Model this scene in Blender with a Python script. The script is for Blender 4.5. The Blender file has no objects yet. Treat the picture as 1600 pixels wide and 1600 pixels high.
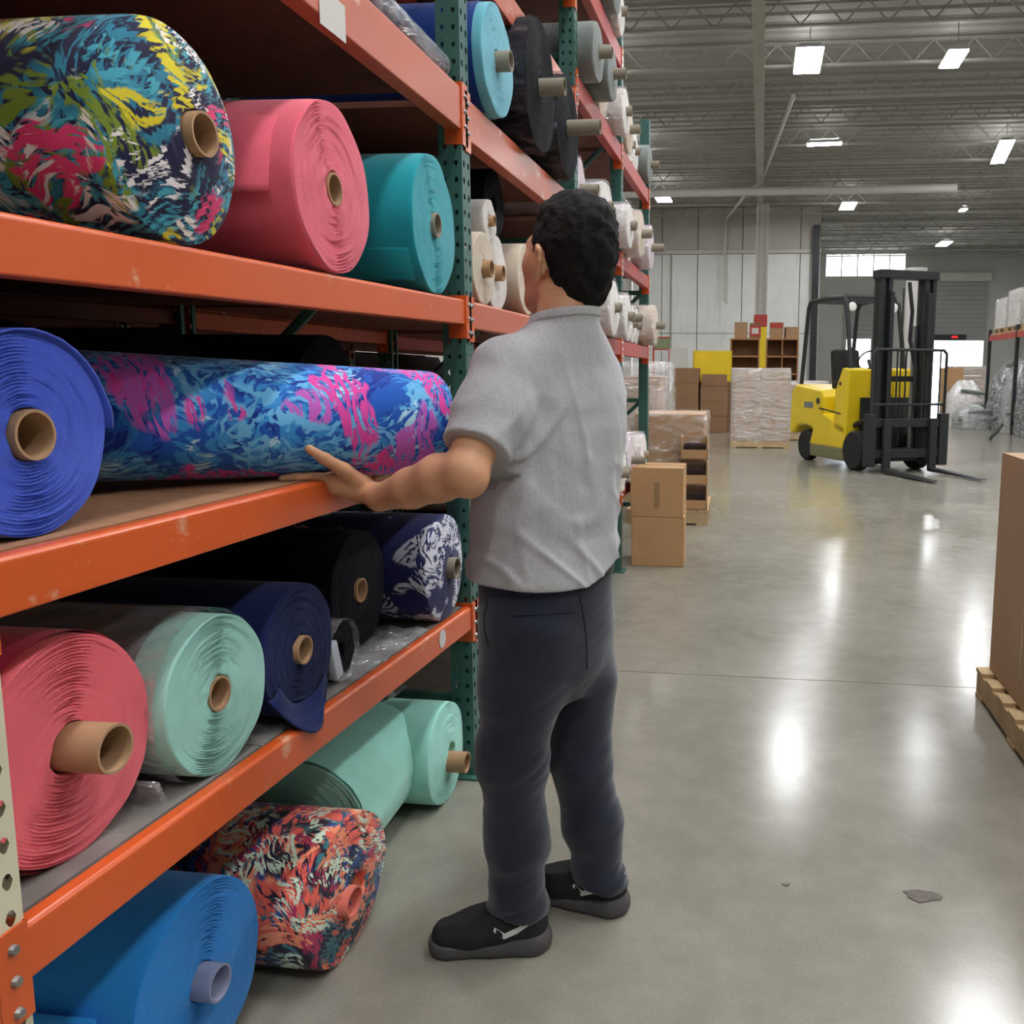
import bpy, math, random
import numpy as np
from mathutils import Vector, Matrix

scene = bpy.context.scene
col = scene.collection

# ------------------------------------------------------------------ camera
YAW, PITCH, ROLL = math.radians(6.9), math.radians(7.7), math.radians(-0.4)
PPX, PPY, FPX, EYE = 1020.0, 770.0, 1384.0, 1.4


def cam_axes():
    cy, sy = math.cos(YAW), math.sin(YAW)
    f = np.array([-sy, cy, 0]); r = np.array([cy, sy, 0]); u = np.array([0, 0, 1.0])
    cp, sp = math.cos(PITCH), math.sin(PITCH)
    f2 = f * cp - u * sp; u2 = u * cp + f * sp
    cr, sr = math.cos(ROLL), math.sin(ROLL)
    return r * cr - u2 * sr, u2 * cr + r * sr, f2


_R, _U, _F = cam_axes()
cam_data = bpy.data.cameras.new('camera')
cam = bpy.data.objects.new('camera', cam_data)
col.objects.link(cam)
cam.matrix_world = Matrix(((_R[0], _U[0], -_F[0], 0), (_R[1], _U[1], -_F[1], 0), (_R[2], _U[2], -_F[2], EYE), (0, 0, 0, 1)))
cam_data.sensor_width = 36.0
cam_data.lens = 36.0 * FPX / 1600.0
cam_data.shift_x = (800.0 - PPX) / 1600.0
cam_data.shift_y = (PPY - 800.0) / 1600.0
cam_data.clip_start = 0.05
cam_data.clip_end = 300
scene.camera = cam


def at(px, py, Y):
    """world point at depth Y seen at a pixel of the photograph"""
    d = _R * ((px - PPX) / FPX) - _U * ((py - PPY) / FPX) + _F
    t = Y / d[1]
    return np.array([d[0] * t, Y, EYE + d[2] * t])


def at_x(px, py, X):
    d = _R * ((px - PPX) / FPX) - _U * ((py - PPY) / FPX) + _F
    t = X / d[0]
    return np.array([X, d[1] * t, EYE + d[2] * t])


def at_z(px, py, Z):
    d = _R * ((px - PPX) / FPX) - _U * ((py - PPY) / FPX) + _F
    t = (Z - EYE) / d[2]
    return np.array([d[0] * t, d[1] * t, Z])


# ------------------------------------------------------------------ world and exposure
world = bpy.data.worlds.new('daylight')
scene.world = world
world.use_nodes = True
wb = world.node_tree.nodes['Background']
wb.inputs[0].default_value = (0.86, 0.93, 1.0, 1)
wb.inputs[1].default_value = 9.0
scene.view_settings.view_transform = 'Standard'
scene.view_settings.look = 'None'
scene.view_settings.gamma = 1.0
scene.view_settings.use_curve_mapping = False
scene.view_settings.exposure = -0.42
LAMP = 85.0
scene.cycles.use_denoising = True
scene.cycles.max_bounces = 5
scene.cycles.diffuse_bounces = 4
scene.cycles.glossy_bounces = 3
scene.cycles.use_adaptive_sampling = True
scene.cycles.adaptive_threshold = 0.025
scene.cycles.transparent_max_bounces = 12
scene.cycles.sample_clamp_indirect = 6.0


# ------------------------------------------------------------------ helpers
def lin(c):
    c = c / 255.0
    return c / 12.92 if c <= 0.04045 else ((c + 0.055) / 1.055) ** 2.4


def C(r, g, b):
    return (lin(r), lin(g), lin(b), 1.0)


class NT:
    """small helper around a material node tree"""

    def __init__(self, name):
        self.m = bpy.data.materials.new(name)
        self.m.use_nodes = True
        self.t = self.m.node_tree
        self.n = self.t.nodes
        self.p = self.n['Principled BSDF']
        self.out = self.n['Material Output']
        self.tc = self.n.new('ShaderNodeTexCoord')

    def link(self, a, b):
        self.t.links.new(a, b)

    def new(self, kind, **kw):
        n = self.n.new(kind)
        for k, v in kw.items():
            setattr(n, k, v)
        return n

    def mapping(self, scale=(1, 1, 1), loc=(0, 0, 0), rot=(0, 0, 0), src=None):
        m = self.new('ShaderNodeMapping')
        m.inputs['Scale'].default_value = scale
        m.inputs['Location'].default_value = loc
        m.inputs['Rotation'].default_value = rot
        self.link(src if src is not None else self.tc.outputs['Object'], m.inputs['Vector'])
        return m.outputs[0]

    def noise(self, vec, scale, detail=3, rough=0.5, dist=0.0):
        n = self.new('ShaderNodeTexNoise')
        n.inputs['Scale'].default_value = scale
        n.inputs['Detail'].default_value = detail
        n.inputs['Roughness'].default_value = rough
        n.inputs['Distortion'].default_value = dist
        self.link(vec if vec is not None else self.tc.outputs['Object'], n.inputs['Vector'])
        return n

    def wave(self, vec, scale, dist=4.0, detail=2, dscale=1.5, direction='X', wtype='BANDS'):
        n = self.new('ShaderNodeTexWave')
        n.wave_type = wtype
        if wtype == 'BANDS':
            n.bands_direction = direction
        n.inputs['Scale'].default_value = scale
        n.inputs['Distortion'].default_value = dist
        n.inputs['Detail'].default_value = detail
        n.inputs['Detail Scale'].default_value = dscale
        self.link(vec if vec is not None else self.tc.outputs['Object'], n.inputs['Vector'])
        return n

    def rng(self, val, a, b, c=0.0, d=1.0):
        n = self.new('ShaderNodeMapRange')
        n.inputs[1].default_value = a
        n.inputs[2].default_value = b
        n.inputs[3].default_value = c
        n.inputs[4].default_value = d
        self.link(val, n.inputs[0])
        return n.outputs[0]

    def math(self, op, a, b):
        n = self.new('ShaderNodeMath', operation=op)
        for i, v in enumerate((a, b)):
            if isinstance(v, (int, float)):
                n.inputs[i].default_value = v
            else:
                self.link(v, n.inputs[i])
        return n.outputs[0]

    def mix(self, fac, a, b, blend='MIX'):
        n = self.new('ShaderNodeMix', data_type='RGBA', blend_type=blend)
        for s, v in ((n.inputs[0], fac), (n.inputs[6], a), (n.inputs[7], b)):
            if isinstance(v, (tuple, list)):
                s.default_value = v
            elif isinstance(v, (int, float)):
                s.default_value = v
            else:
                self.link(v, s)
        return n.outputs[2]

    def bump(self, height, strength=0.3, dist=0.01, normal=None):
        b = self.new('ShaderNodeBump')
        b.inputs['Strength'].default_value = strength
        b.inputs['Distance'].default_value = dist
        self.link(height, b.inputs['Height'])
        if normal is not None:
            self.link(normal, b.inputs['Normal'])
        return b.outputs[0]


def mat(name, color, rough=0.6, metal=0.0, var=0.10, vscale=6.0, bump=0.0, bscale=80.0, bdist=0.004, spec=0.4,
        wear=None, sheen=0.0, emit=None, sub=0.0, coat=0.0):
    w = NT(name)
    base = w.noise(None, vscale, 3)
    f = w.rng(base.outputs['Fac'], 0.25, 0.75, 1 - var, 1 + var)
    comb = w.new('ShaderNodeCombineColor')
    for i in range(3):
        w.link(f, comb.inputs[i])
    c = w.mix(1.0, color, comb.outputs[0], 'MULTIPLY')
    if wear:
        wc, sc, lo, hi = wear
        nz = w.noise(w.mapping(loc=(3.1, 1.7, 9.2)), sc, 6, 0.65)
        c = w.mix(w.rng(nz.outputs['Fac'], lo, hi), c, wc)
    w.link(c, w.p.inputs['Base Color'])
    w.p.inputs['Roughness'].default_value = rough
    w.p.inputs['Metallic'].default_value = metal
    w.p.inputs['Specular IOR Level'].default_value = spec
    if sheen:
        w.p.inputs['Sheen Weight'].default_value = sheen
        w.p.inputs['Sheen Roughness'].default_value = 0.5
    if coat:
        w.p.inputs['Coat Weight'].default_value = coat
        w.p.inputs['Coat Roughness'].default_value = 0.2
    if sub:
        w.p.inputs['Subsurface Weight'].default_value = sub
        w.p.inputs['Subsurface Radius'].default_value = (0.012, 0.005, 0.003)
    if bump:
        nb = w.noise(None, bscale, 3)
        w.link(w.bump(nb.outputs['Fac'], bump, bdist), w.p.inputs['Normal'])
    if emit:
        w.p.inputs['Emission Color'].default_value = emit[0]
        w.p.inputs['Emission Strength'].default_value = emit[1]
    return w.m


def fabric(name, color, var=0.06, bump=0.25, rough=0.92, sheen=0.25):
    return mat(name, color, rough=rough, var=var, vscale=14, bump=bump, bscale=420, bdist=0.002, spec=0.15, sheen=sheen)


def print_mat(name, base, layers, warp=0.25, wscale=3.0):
    """painterly printed cloth: each layer is a blob mask cut into brush strokes"""
    w = NT(name)
    n0 = w.noise(None, wscale, 2)
    sub = w.new('ShaderNodeVectorMath', operation='SUBTRACT')
    w.link(n0.outputs['Color'], sub.inputs[0]); sub.inputs[1].default_value = (0.5, 0.5, 0.5)
    scl = w.new('ShaderNodeVectorMath', operation='SCALE')
    w.link(sub.outputs[0], scl.inputs[0]); scl.inputs['Scale'].default_value = warp
    add = w.new('ShaderNodeVectorMath', operation='ADD')
    w.link(w.tc.outputs['Object'], add.inputs[0]); w.link(scl.outputs[0], add.inputs[1])
    src = add.outputs[0]
    c = base
    for (colr, seed, bs, blo, ss, slo, rot, strokes) in layers:
        v = w.mapping(loc=(seed * 1.37, seed * 2.11, seed * 0.73), src=src)
        blob = w.noise(v, bs, 1.5, 0.45)
        m = w.rng(blob.outputs['Fac'], blo, blo + 0.03)
        if strokes:
            v2 = w.mapping(scale=(1.0, 1.0, 1.0), loc=(seed * 0.31, seed, 0), rot=rot, src=src)
            v3 = w.mapping(scale=(4.6, 1.0, 1.0), src=v2)
            st = w.noise(v3, ss, 2, 0.5, 0.6)
            m = w.math('MULTIPLY', m, w.rng(st.outputs['Fac'], slo - 0.01, slo + 0.045))
        c = w.mix(m, c, colr)
    w.link(c, w.p.inputs['Base Color'])
    w.p.inputs['Roughness'].default_value = 0.85
    w.p.inputs['Specular IOR Level'].default_value = 0.2
    w.p.inputs['Sheen Weight'].default_value = 0.15
    nb = w.noise(None, 380, 2)
    w.link(w.bump(nb.outputs['Fac'], 0.2, 0.002), w.p.inputs['Normal'])
    return w.m


def film_mat(name, tint=(0.93, 0.95, 0.97, 1), clear=0.62, scale=9.0, stretch=(1, 1, 3.0)):
    """wrinkled clear stretch film"""
    w = NT(name)
    w.n.remove(w.p)
    v = w.mapping(scale=stretch)
    nz = w.noise(v, scale, 4, 0.6, 1.2)
    bmp = w.bump(nz.outputs['Fac'], 0.9, 0.03)
    gl = w.new('ShaderNodeBsdfGlossy')
    gl.inputs['Color'].default_value = tint
    gl.inputs['Roughness'].default_value = 0.12
    w.link(bmp, gl.inputs['Normal'])
    df = w.new('ShaderNodeBsdfDiffuse')
    df.inputs['Color'].default_value = tint
    w.link(bmp, df.inputs['Normal'])
    tr = w.new('ShaderNodeBsdfTransparent')
    m1 = w.new('ShaderNodeMixShader'); m1.inputs[0].default_value = 0.4
    w.link(gl.outputs[0], m1.inputs[1]); w.link(df.outputs[0], m1.inputs[2])
    n2 = w.noise(w.mapping(scale=stretch, loc=(4, 7, 1)), scale * 0.8, 4, 0.6, 1.5)
    fac = w.rng(n2.outputs['Fac'], 0.35, 0.72, clear + 0.22, clear - 0.32)
    m2 = w.new('ShaderNodeMixShader')
    w.link(fac, m2.inputs[0])
    w.link(m1.outputs[0], m2.inputs[1]); w.link(tr.outputs[0], m2.inputs[2])
    w.link(m2.outputs[0], w.out.inputs['Surface'])
    return w.m


class MB:
    """collects simple shapes into one mesh"""

    def __init__(self):
        self.v = []
        self.f = []

    def add(self, vs, fs):
        o = len(self.v)
        self.v += [tuple(float(c) for c in p) for p in vs]
        self.f += [tuple(i + o for i in q) for q in fs]
        return self

    def box(self, c, s, R=None, taper=None):
        hx, hy, hz = s[0] / 2, s[1] / 2, s[2] / 2
        vs = []
        for z in (-hz, hz):
            k = taper if (taper and z > 0) else (1, 1)
            for x, y in ((-hx, -hy), (hx, -hy), (hx, hy), (-hx, hy)):
                vs.append(Vector((x * k[0], y * k[1], z)))
        if R is not None:
            vs = [R @ p for p in vs]
        vs = [p + Vector(c) for p in vs]
        return self.add(vs, [(3, 2, 1, 0), (4, 5, 6, 7), (0, 1, 5, 4), (1, 2, 6, 5), (2, 3, 7, 6), (3, 0, 4, 7)])

    def span(self, a, b):
        return self.box([(a[i] + b[i]) / 2 for i in range(3)], [abs(b[i] - a[i]) for i in range(3)])

    def tube(self, path, r, n=10, cap=True):
        P = [Vector(p) for p in path]
        rs = r if isinstance(r, (list, tuple)) else [r] * len(P)
        rings = []
        t0 = (P[1] - P[0]).normalized()
        up = Vector((0, 0, 1)) if abs(t0.z) < 0.9 else Vector((1, 0, 0))
        a = t0.cross(up).normalized()
        vs, fs = [], []
        for i, p in enumerate(P):
            if i == 0:
                t = t0
            elif i == len(P) - 1:
                t = (P[i] - P[i - 1]).normalized()
            else:
                t = ((P[i + 1] - P[i]).normalized() + (P[i] - P[i - 1]).normalized())
                t = t.normalized() if t.length > 1e-6 else (P[i] - P[i - 1]).normalized()
            a = (a - t * a.dot(t)).normalized()
            b = t.cross(a)
            for k in range(n):
                th = 2 * math.pi * k / n
                vs.append(p + (a * math.cos(th) + b * math.sin(th)) * rs[i])
        for i in range(len(P) - 1):
            for k in range(n):
                k2 = (k + 1) % n
                fs.append((i * n + k, i * n + k2, (i + 1) * n + k2, (i + 1) * n + k))
        if cap:
            fs.append(tuple(range(n - 1, -1, -1)))
            fs.append(tuple((len(P) - 1) * n + k for k in range(n)))
        return self.add(vs, fs)

    def rev(self, prof, n=32, axis='x', c=(0, 0, 0), close=True):
        """revolve (axial, radius) profile"""
        vs, fs = [], []
        for (x, r) in prof:
            for k in range(n):
                th = 2 * math.pi * k / n
                p = (x, r * math.cos(th), r * math.sin(th))
                if axis == 'z':
                    p = (r * math.cos(th), r * math.sin(th), x)
                if axis == 'y':
                    p = (r * math.sin(th), x, r * math.cos(th))
                vs.append((p[0] + c[0], p[1] + c[1], p[2] + c[2]))
        m = len(prof)
        for i in range(m - 1):
            for k in range(n):
                k2 = (k + 1) % n
                fs.append((i * n + k, (i + 1) * n + k, (i + 1) * n + k2, i * n + k2))
        if close:
            fs.append(tuple(range(n)))
            fs.append(tuple((m - 1) * n + k for k in range(n - 1, -1, -1)))
        return self.add(vs, fs)

    def prism(self, outline, y0, y1, axis='y'):
        n = len(outline)
        mk = {'y': lambda a, b, t: (a, t, b), 'x': lambda a, b, t: (t, a, b), 'z': lambda a, b, t: (a, b, t)}[axis]
        vs = [mk(a, b, y0) for a, b in outline] + [mk(a, b, y1) for a, b in outline]
        fs = [tuple(range(n - 1, -1, -1)), tuple(range(n, 2 * n))]
        fs += [(i, (i + 1) % n, n + (i + 1) % n, n + i) for i in range(n)]
        return self.add(vs, fs)

    def mesh(self, name):
        me = bpy.data.meshes.new(name)
        me.from_pydata(self.v, [], self.f)
        me.update()
        return me

    def build(self, name, m, parent=None, smooth=False, bevel=0.0, loc=None, segs=2, fix=True, solid=0.0):
        me = self.mesh(name)
        return link_mesh(name, me, m, parent, smooth, bevel, loc, segs, fix, solid)


def link_mesh(name, me, m, parent=None, smooth=False, bevel=0.0, loc=None, segs=2, fix=True, solid=0.0):
    import bmesh
    if fix:
        bm = bmesh.new(); bm.from_mesh(me)
        bmesh.ops.recalc_face_normals(bm, faces=bm.faces)
        bm.to_mesh(me); bm.free()
    o = bpy.data.objects.new(name, me)
    col.objects.link(o)
    if m is not None:
        me.materials.append(m)
    if parent is not None:
        o.parent = parent
    if loc is not None:
        o.location = loc
    if smooth:
        me.polygons.foreach_set('use_smooth', [True] * len(me.polygons))
        if smooth == 'auto':
            me.set_sharp_from_angle(angle=math.radians(35))
    if solid:
        s = o.modifiers.new('thickness', 'SOLIDIFY'); s.thickness = solid; s.offset = 0
    if bevel:
        b = o.modifiers.new('bevel', 'BEVEL'); b.width = bevel; b.segments = segs; b.limit_method = 'ANGLE'
        b.angle_limit = math.radians(40)
    return o


def tag(o, label, cat, group=None, kind=None):
    if label:
        o['label'] = label
    if cat:
        o['category'] = cat
    if group:
        o['group'] = group
    if kind:
        o['kind'] = kind
    return o


def structure(o):
    o['kind'] = 'structure'
    return o


def thing(name, label, cat, loc=(0, 0, 0), rz=0.0, group=None):
    o = bpy.data.objects.new(name, None)
    o.empty_display_size = 0.1
    col.objects.link(o)
    o.location = loc
    o.rotation_euler = (0, 0, rz)
    return tag(o, label, cat, group)


def inst(name, me, parent, loc=(0, 0, 0), rot=(0, 0, 0), scale=(1, 1, 1)):
    o = bpy.data.objects.new(name, me)
    col.objects.link(o)
    o.parent = parent
    o.location = loc
    o.rotation_euler = rot
    o.scale = scale
    return o


def copy_tree(o, parent=None):
    c = o.copy()
    col.objects.link(c)
    c.parent = parent
    for ch in list(o.children):
        copy_tree(ch, c)
    return c


# ------------------------------------------------------------------ materials
M = {}
M['orange'] = mat('orange_paint', C(206, 88, 34), rough=0.38, var=0.07, vscale=3, bump=0.05, bscale=30,
                  wear=(C(214, 152, 120), 9.0, 0.63, 0.70), coat=0.25)
M['orange2'] = mat('faded_orange_paint', C(196, 96, 66), rough=0.42, var=0.08, vscale=3,
                   wear=(C(222, 180, 160), 8.0, 0.61, 0.70), coat=0.2)
M['green'] = mat('green_rack_paint', C(58, 98, 90), rough=0.45, var=0.12, vscale=5, wear=(C(150, 165, 155), 14.0, 0.66, 0.72))
M['cream'] = mat('cream_rack_paint', C(205, 200, 172), rough=0.45, var=0.06, vscale=5, wear=(C(140, 120, 80), 12.0, 0.66, 0.74))
M['backbeam'] = mat('shade_darkened_orange_paint', C(104, 50, 34), rough=0.6, var=0.15)  # orange paint darkened in colour to stand in for shade at the rear
M['steel'] = mat('steel', C(150, 150, 148), rough=0.35, metal=0.8, var=0.1)
M['blackmetal'] = mat('black_metal', C(38, 40, 42), rough=0.5, var=0.15, vscale=9, wear=(C(90, 88, 84), 18.0, 0.68, 0.76))
M['deck_brown'] = mat('brown_chipboard', C(150, 108, 78), rough=0.8, var=0.16, vscale=40, bump=0.2, bscale=200)
M['deck_red'] = mat('red_brown_board', C(118, 72, 58), rough=0.85, var=0.18, vscale=10, bump=0.2, bscale=120)
M['deck_grey'] = mat('grey_worn_board', C(120, 116, 112), rough=0.7, var=0.2, vscale=8, bump=0.2, bscale=90,
                     wear=(C(190, 188, 186), 11.0, 0.60, 0.72))
M['core'] = mat('brown_paper_tube', C(166, 132, 98), rough=0.8, var=0.08, vscale=18, bump=0.1, bscale=150)
M['core_grey'] = mat('grey_paper_tube', C(142, 134, 118), rough=0.8, var=0.08, vscale=18)
M['core_inner'] = mat('tube_inside', C(128, 100, 72), rough=0.9, var=0.2, vscale=12)
M['pink'] = fabric('salmon_pink_cloth', C(240, 106, 126))
M['teal'] = fabric('teal_cloth', C(26, 160, 172))
M['royal'] = fabric('royal_blue_cloth', C(72, 98, 212))
M['coral'] = fabric('coral_cloth', C(255, 116, 128))
M['coral_side'] = fabric('crimson_pink_cloth', C(226, 30, 84))
M['mint'] = fabric('mint_cloth', C(164, 218, 204))
M['mint2'] = fabric('aqua_mint_cloth', C(160, 226, 210))
M['darkteal'] = fabric('deep_mint_cloth', C(78, 150, 138))
M['navy'] = fabric('navy_cloth', C(26, 36, 80), sheen=0.08)
M['blackcloth'] = fabric('black_cloth', C(20, 20, 26), sheen=0.03)
M['bluecloth'] = fabric('bright_blue_cloth', C(40, 140, 222))
M['deepblue'] = fabric('deep_blue_cloth', C(24, 62, 140))
M['paleteal'] = fabric('pale_teal_cloth', C(110, 186, 204))
M['white'] = fabric('white_cloth', C(222, 216, 210))
M['creamcloth'] = fabric('cream_cloth', C(206, 190, 170))
M['pinkwhite'] = fabric('pale_mauve_cloth', C(206, 190, 196))
M['greycloth'] = fabric('grey_cloth', C(120, 126, 122), var=0.12)
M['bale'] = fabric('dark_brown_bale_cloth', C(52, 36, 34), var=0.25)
M['film'] = film_mat('clear_film')
M['film_far'] = film_mat('stretch_film', clear=0.62, scale=5.0, stretch=(1, 1, 3.5))
M['film_clear'] = film_mat('clear_shiny_film', clear=0.78, scale=7.0, stretch=(1, 1, 2.0))
M['film_dark'] = film_mat('dark_film', tint=(0.22, 0.22, 0.25, 1), clear=0.80, scale=10.0)
M['card'] = mat('cardboard', C(184, 144, 102), rough=0.8, var=0.05, vscale=5, bump=0.06, bscale=120)
M['card2'] = mat('pale_cardboard', C(168, 136, 104), rough=0.8, var=0.06, vscale=4)
M['card_dark'] = mat('dark_cardboard', C(138, 104, 76), rough=0.82, var=0.08, vscale=4)
M['tape'] = mat('clear_brown_tape', C(172, 140, 98), rough=0.25, var=0.04)
M['ink'] = mat('printed_ink', C(150, 120, 84), rough=0.7, var=0.2, vscale=30)
M['wood'] = mat('pallet_wood', C(186, 160, 122), rough=0.8, var=0.15, vscale=9, bump=0.15, bscale=60)
M['plywood'] = mat('plywood', C(170, 122, 82), rough=0.75, var=0.12, vscale=7)
M['yellow'] = mat('yellow_paint', C(232, 200, 26), rough=0.4, var=0.06, vscale=3, wear=(C(110, 96, 40), 9.0, 0.66, 0.74), coat=0.2)
M['grey_sill'] = mat('grey_skirt_paint', C(120, 118, 84), rough=0.5, var=0.1)
M['rubber'] = mat('rubber', C(34, 34, 34), rough=0.85, var=0.15, vscale=14, bump=0.2, bscale=60)
M['redplastic'] = mat('red_plastic', C(200, 40, 36), rough=0.4)
M['redpaint'] = mat('red_paint', C(176, 62, 54), rough=0.45, var=0.1)
M['glass_lens'] = mat('white_lens', C(235, 235, 230), rough=0.2)
M['whitepaint'] = mat('white_paint', C(206, 204, 198), rough=0.6, var=0.05, vscale=2)
M['litter'] = mat('grey_litter', C(104, 98, 92), rough=0.9, var=0.25, vscale=40)

w = NT('polished_concrete')
n1 = w.noise(None, 0.9, 5, 0.6)
n2 = w.noise(w.mapping(loc=(5, 2, 0)), 7.0, 6, 0.65)
n3 = w.noise(None, 160.0, 3, 0.7)
c = w.mix(w.rng(n1.outputs['Fac'], 0.3, 0.7), C(128, 124, 112), C(146, 142, 130))
c = w.mix(w.rng(n2.outputs['Fac'], 0.40, 0.75, 0.0, 0.45), c, C(166, 162, 150))
c = w.mix(w.rng(n3.outputs['Fac'], 0.35, 0.7, 0.0, 0.35), c, C(104, 100, 90))
w.link(c, w.p.inputs['Base Color'])
w.link(w.rng(n1.outputs['Fac'], 0.3, 0.75, 0.15, 0.24), w.p.inputs['Roughness'])
w.p.inputs['Specular IOR Level'].default_value = 0.55
M['concrete'] = w.m
M['joint'] = mat('floor_joint', C(70, 66, 60), rough=0.7)

w = NT('block_wall')
n1 = w.noise(None, 0.5, 5, 0.6)
n2 = w.noise(w.mapping(scale=(1, 1, 0.15)), 2.2, 5, 0.7)
c = w.mix(w.rng(n1.outputs['Fac'], 0.3, 0.7), C(214, 214, 210), C(228, 228, 224))
c = w.mix(w.rng(n2.outputs['Fac'], 0.55, 0.75, 0, 0.4), c, C(160, 156, 150))
w.link(c, w.p.inputs['Base Color'])
w.p.inputs['Roughness'].default_value = 0.85
M['wall_low'] = w.m
M['wall_up'] = mat('upper_wall_panel', C(184, 180, 172), rough=0.85, var=0.08, vscale=0.6)
M['wall_grey'] = mat('grey_wall', C(182, 180, 174), rough=0.85, var=0.06, vscale=0.5)
M['ceil'] = mat('ceiling_deck', C(148, 146, 138), rough=0.75, var=0.12, vscale=0.4)
M['joist'] = mat('joist_paint', C(160, 158, 150), rough=0.6, var=0.1, vscale=1.0)
M['duct'] = mat('white_pipe', C(190, 188, 180), rough=0.5, var=0.06)
M['rolldoor'] = mat('roller_door_grey', C(150, 150, 146), rough=0.55, var=0.05, vscale=1)
lw = NT('lamp_diffuser')
lw.p.inputs['Emission Color'].default_value = (0.97, 0.98, 1.0, 1)
lw.p.inputs['Emission Strength'].default_value = LAMP
lw.p.inputs['Base Color'].default_value = (0.9, 0.9, 0.9, 1)
M['lamp'] = lw.m
lu_ = NT('added_ceiling_fill')
lu_.p.inputs['Emission Color'].default_value = (0.97, 0.98, 1.0, 1)
lu_.p.inputs['Emission Strength'].default_value = LAMP * 0.12  # upward glow added to brighten the ceiling
M['fill_up'] = lu_.m
M['housing'] = mat('lamp_housing', C(200, 200, 200), rough=0.4)

# ================================================================== THE SETTING
X_L, X_R, Y_F, Y_W, Y_D, Z_C = -7.0, 18.0, -10.0, 48.0, 65.0, 10.0
X_CORNER = 2.9

floor = MB().span((X_L, Y_F, -0.12), (X_R, Y_D, -0.006)).build('floor', M['joint'])
structure(floor)
ys = [Y_F, 4.0, 11.0, 18.0, 25.0, 32.0, 41.0, Y_D]
xs = [X_L, -2.6, 7.8, X_R]
for i in range(len(ys) - 1):
    for j in range(len(xs) - 1):
        MB().span((xs[j] + 0.003, ys[i] + 0.003, -0.006), (xs[j + 1] - 0.003, ys[i + 1] - 0.003, 0.0)).build('slab', M['concrete'], floor)

# ceiling: ribbed deck, open-web joists, girders
m = MB()
prof = []
y = Y_F
while y < Y_D:
    prof += [(y, Z_C), (y + 0.32, Z_C), (y + 0.36, Z_C + 0.07), (y + 0.56, Z_C + 0.07)]
    y += 0.6
prof += [(Y_D, Z_C), (Y_D, Z_C + 0.2), (Y_F, Z_C + 0.2)]
m.prism(prof, X_L, X_R, 'x')
ceiling = structure(m.build('ceiling', M['ceil']))
m = MB()
m.span((X_L + 0.1, -0.05, Z_C - 0.06), (X_R - 0.1, 0.05, Z_C - 0.002))
m.span((X_L + 0.1, -0.05, Z_C - 0.62), (X_R - 0.1, 0.05, Z_C - 0.56))
x = X_L + 0.2
while x < X_R - 1.0:
    m.tube([(x, 0, Z_C - 0.05), (x + 0.5, 0, Z_C - 0.58)], 0.02, 5)
    m.tube([(x + 0.5, 0, Z_C - 0.58), (x + 1.0, 0, Z_C - 0.05)], 0.02, 5)
    x += 1.0
jm = m.mesh('joist'); jm.materials.append(M['joist'])
y = -8.2
while y < Y_D - 1:
    inst('joist', jm, ceiling, (0, y, 0))
    y += 2.75
for gx in (-0.25,):
    MB().span((gx - 0.14, Y_F + 0.1, Z_C - 0.95), (gx + 0.14, Y_W - 0.2 if gx < 1 else Y_D - 0.2, Z_C - 0.64)).build('girder', M['joist'], ceiling)

# walls
structure(MB().span((X_L - 0.3, Y_F, 0), (X_L, Y_W, Z_C)).build('wall_left', M['wall_grey']))
structure(MB().span((X_R, Y_F, 0), (X_R + 0.3, Y_D, Z_C)).build('wall_right', M['wall_low']))
structure(MB().span((X_L, Y_F - 0.3, 0), (X_R, Y_F, Z_C)).build('wall_front', M['wall_grey']))
wall_back = structure(MB().span((X_L, Y_W + 0.05, 0), (X_CORNER, Y_W + 0.35, Z_C)).build('wall_back', M['joint']))
px = X_L
widths = [1.6, 1.9, 2.35, 3.0, 1.05]
for wd in widths:
    MB().span((px + 0.02, Y_W - 0.02, 0.0), (px + wd - 0.02, Y_W + 0.05, 3.5)).build('panel', M['wall_low'], wall_back)
    MB().span((px + 0.02, Y_W - 0.02, 3.53), (px + wd - 0.02, Y_W + 0.05, 7.62)).build('panel', M['wall_low'], wall_back)
    MB().span((px + 0.02, Y_W - 0.0, 7.85), (px + wd - 0.02, Y_W + 0.05, Z_C)).build('panel', M['wall_up'], wall_back)
    px += wd
MB().span((X_L, Y_W - 0.12, 7.64), (X_CORNER, Y_W + 0.05, 7.83)).build('ledge', M['duct'], wall_back)
structure(MB().span((X_CORNER - 0.3, Y_W + 0.35, 0), (X_CORNER, Y_D, Z_C)).build('wall_side', M['wall_low']))
structure(MB().span((X_CORNER - 0.42, Y_W - 0.45, 0), (X_CORNER - 0.08, Y_W - 0.03, Z_C - 1.0)).build('trim_1', M['blackmetal']))

# dock wall with openings: two low dock doors and a high clerestory window
DX0, DX1, DZ = 11.3, 15.3, 3.8
EX0, EX1, EZ = 5.9, 7.6, 3.9
WX0, WX1, WZ0, WZ1 = 4.3, 9.8, 8.25, 9.75
m = MB()
t0, t1 = Y_D, Y_D + 0.3
m.span((X_CORNER, t0, 0), (EX0, t1, WZ0))
m.span((EX1, t0, 0), (DX0, t1, WZ0))
m.span((EX0, t0, EZ), (EX1, t1, WZ0))
m.span((DX0, t0, DZ), (DX1, t1, WZ0))
m.span((DX1, t0, 0), (X_R, t1, WZ0))
m.span((X_CORNER, t0, WZ0), (WX0, t1, Z_C))
m.span((WX1, t0, WZ0), (X_R, t1, Z_C))
m.span((WX0, t0, WZ1), (WX1, t1, Z_C))
dock = structure(m.build('wall_dock', M['wall_grey']))
win = structure(thing('window_1', None, None, (WX0, Y_D + 0.1, WZ0)))
wf = MB()
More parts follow.
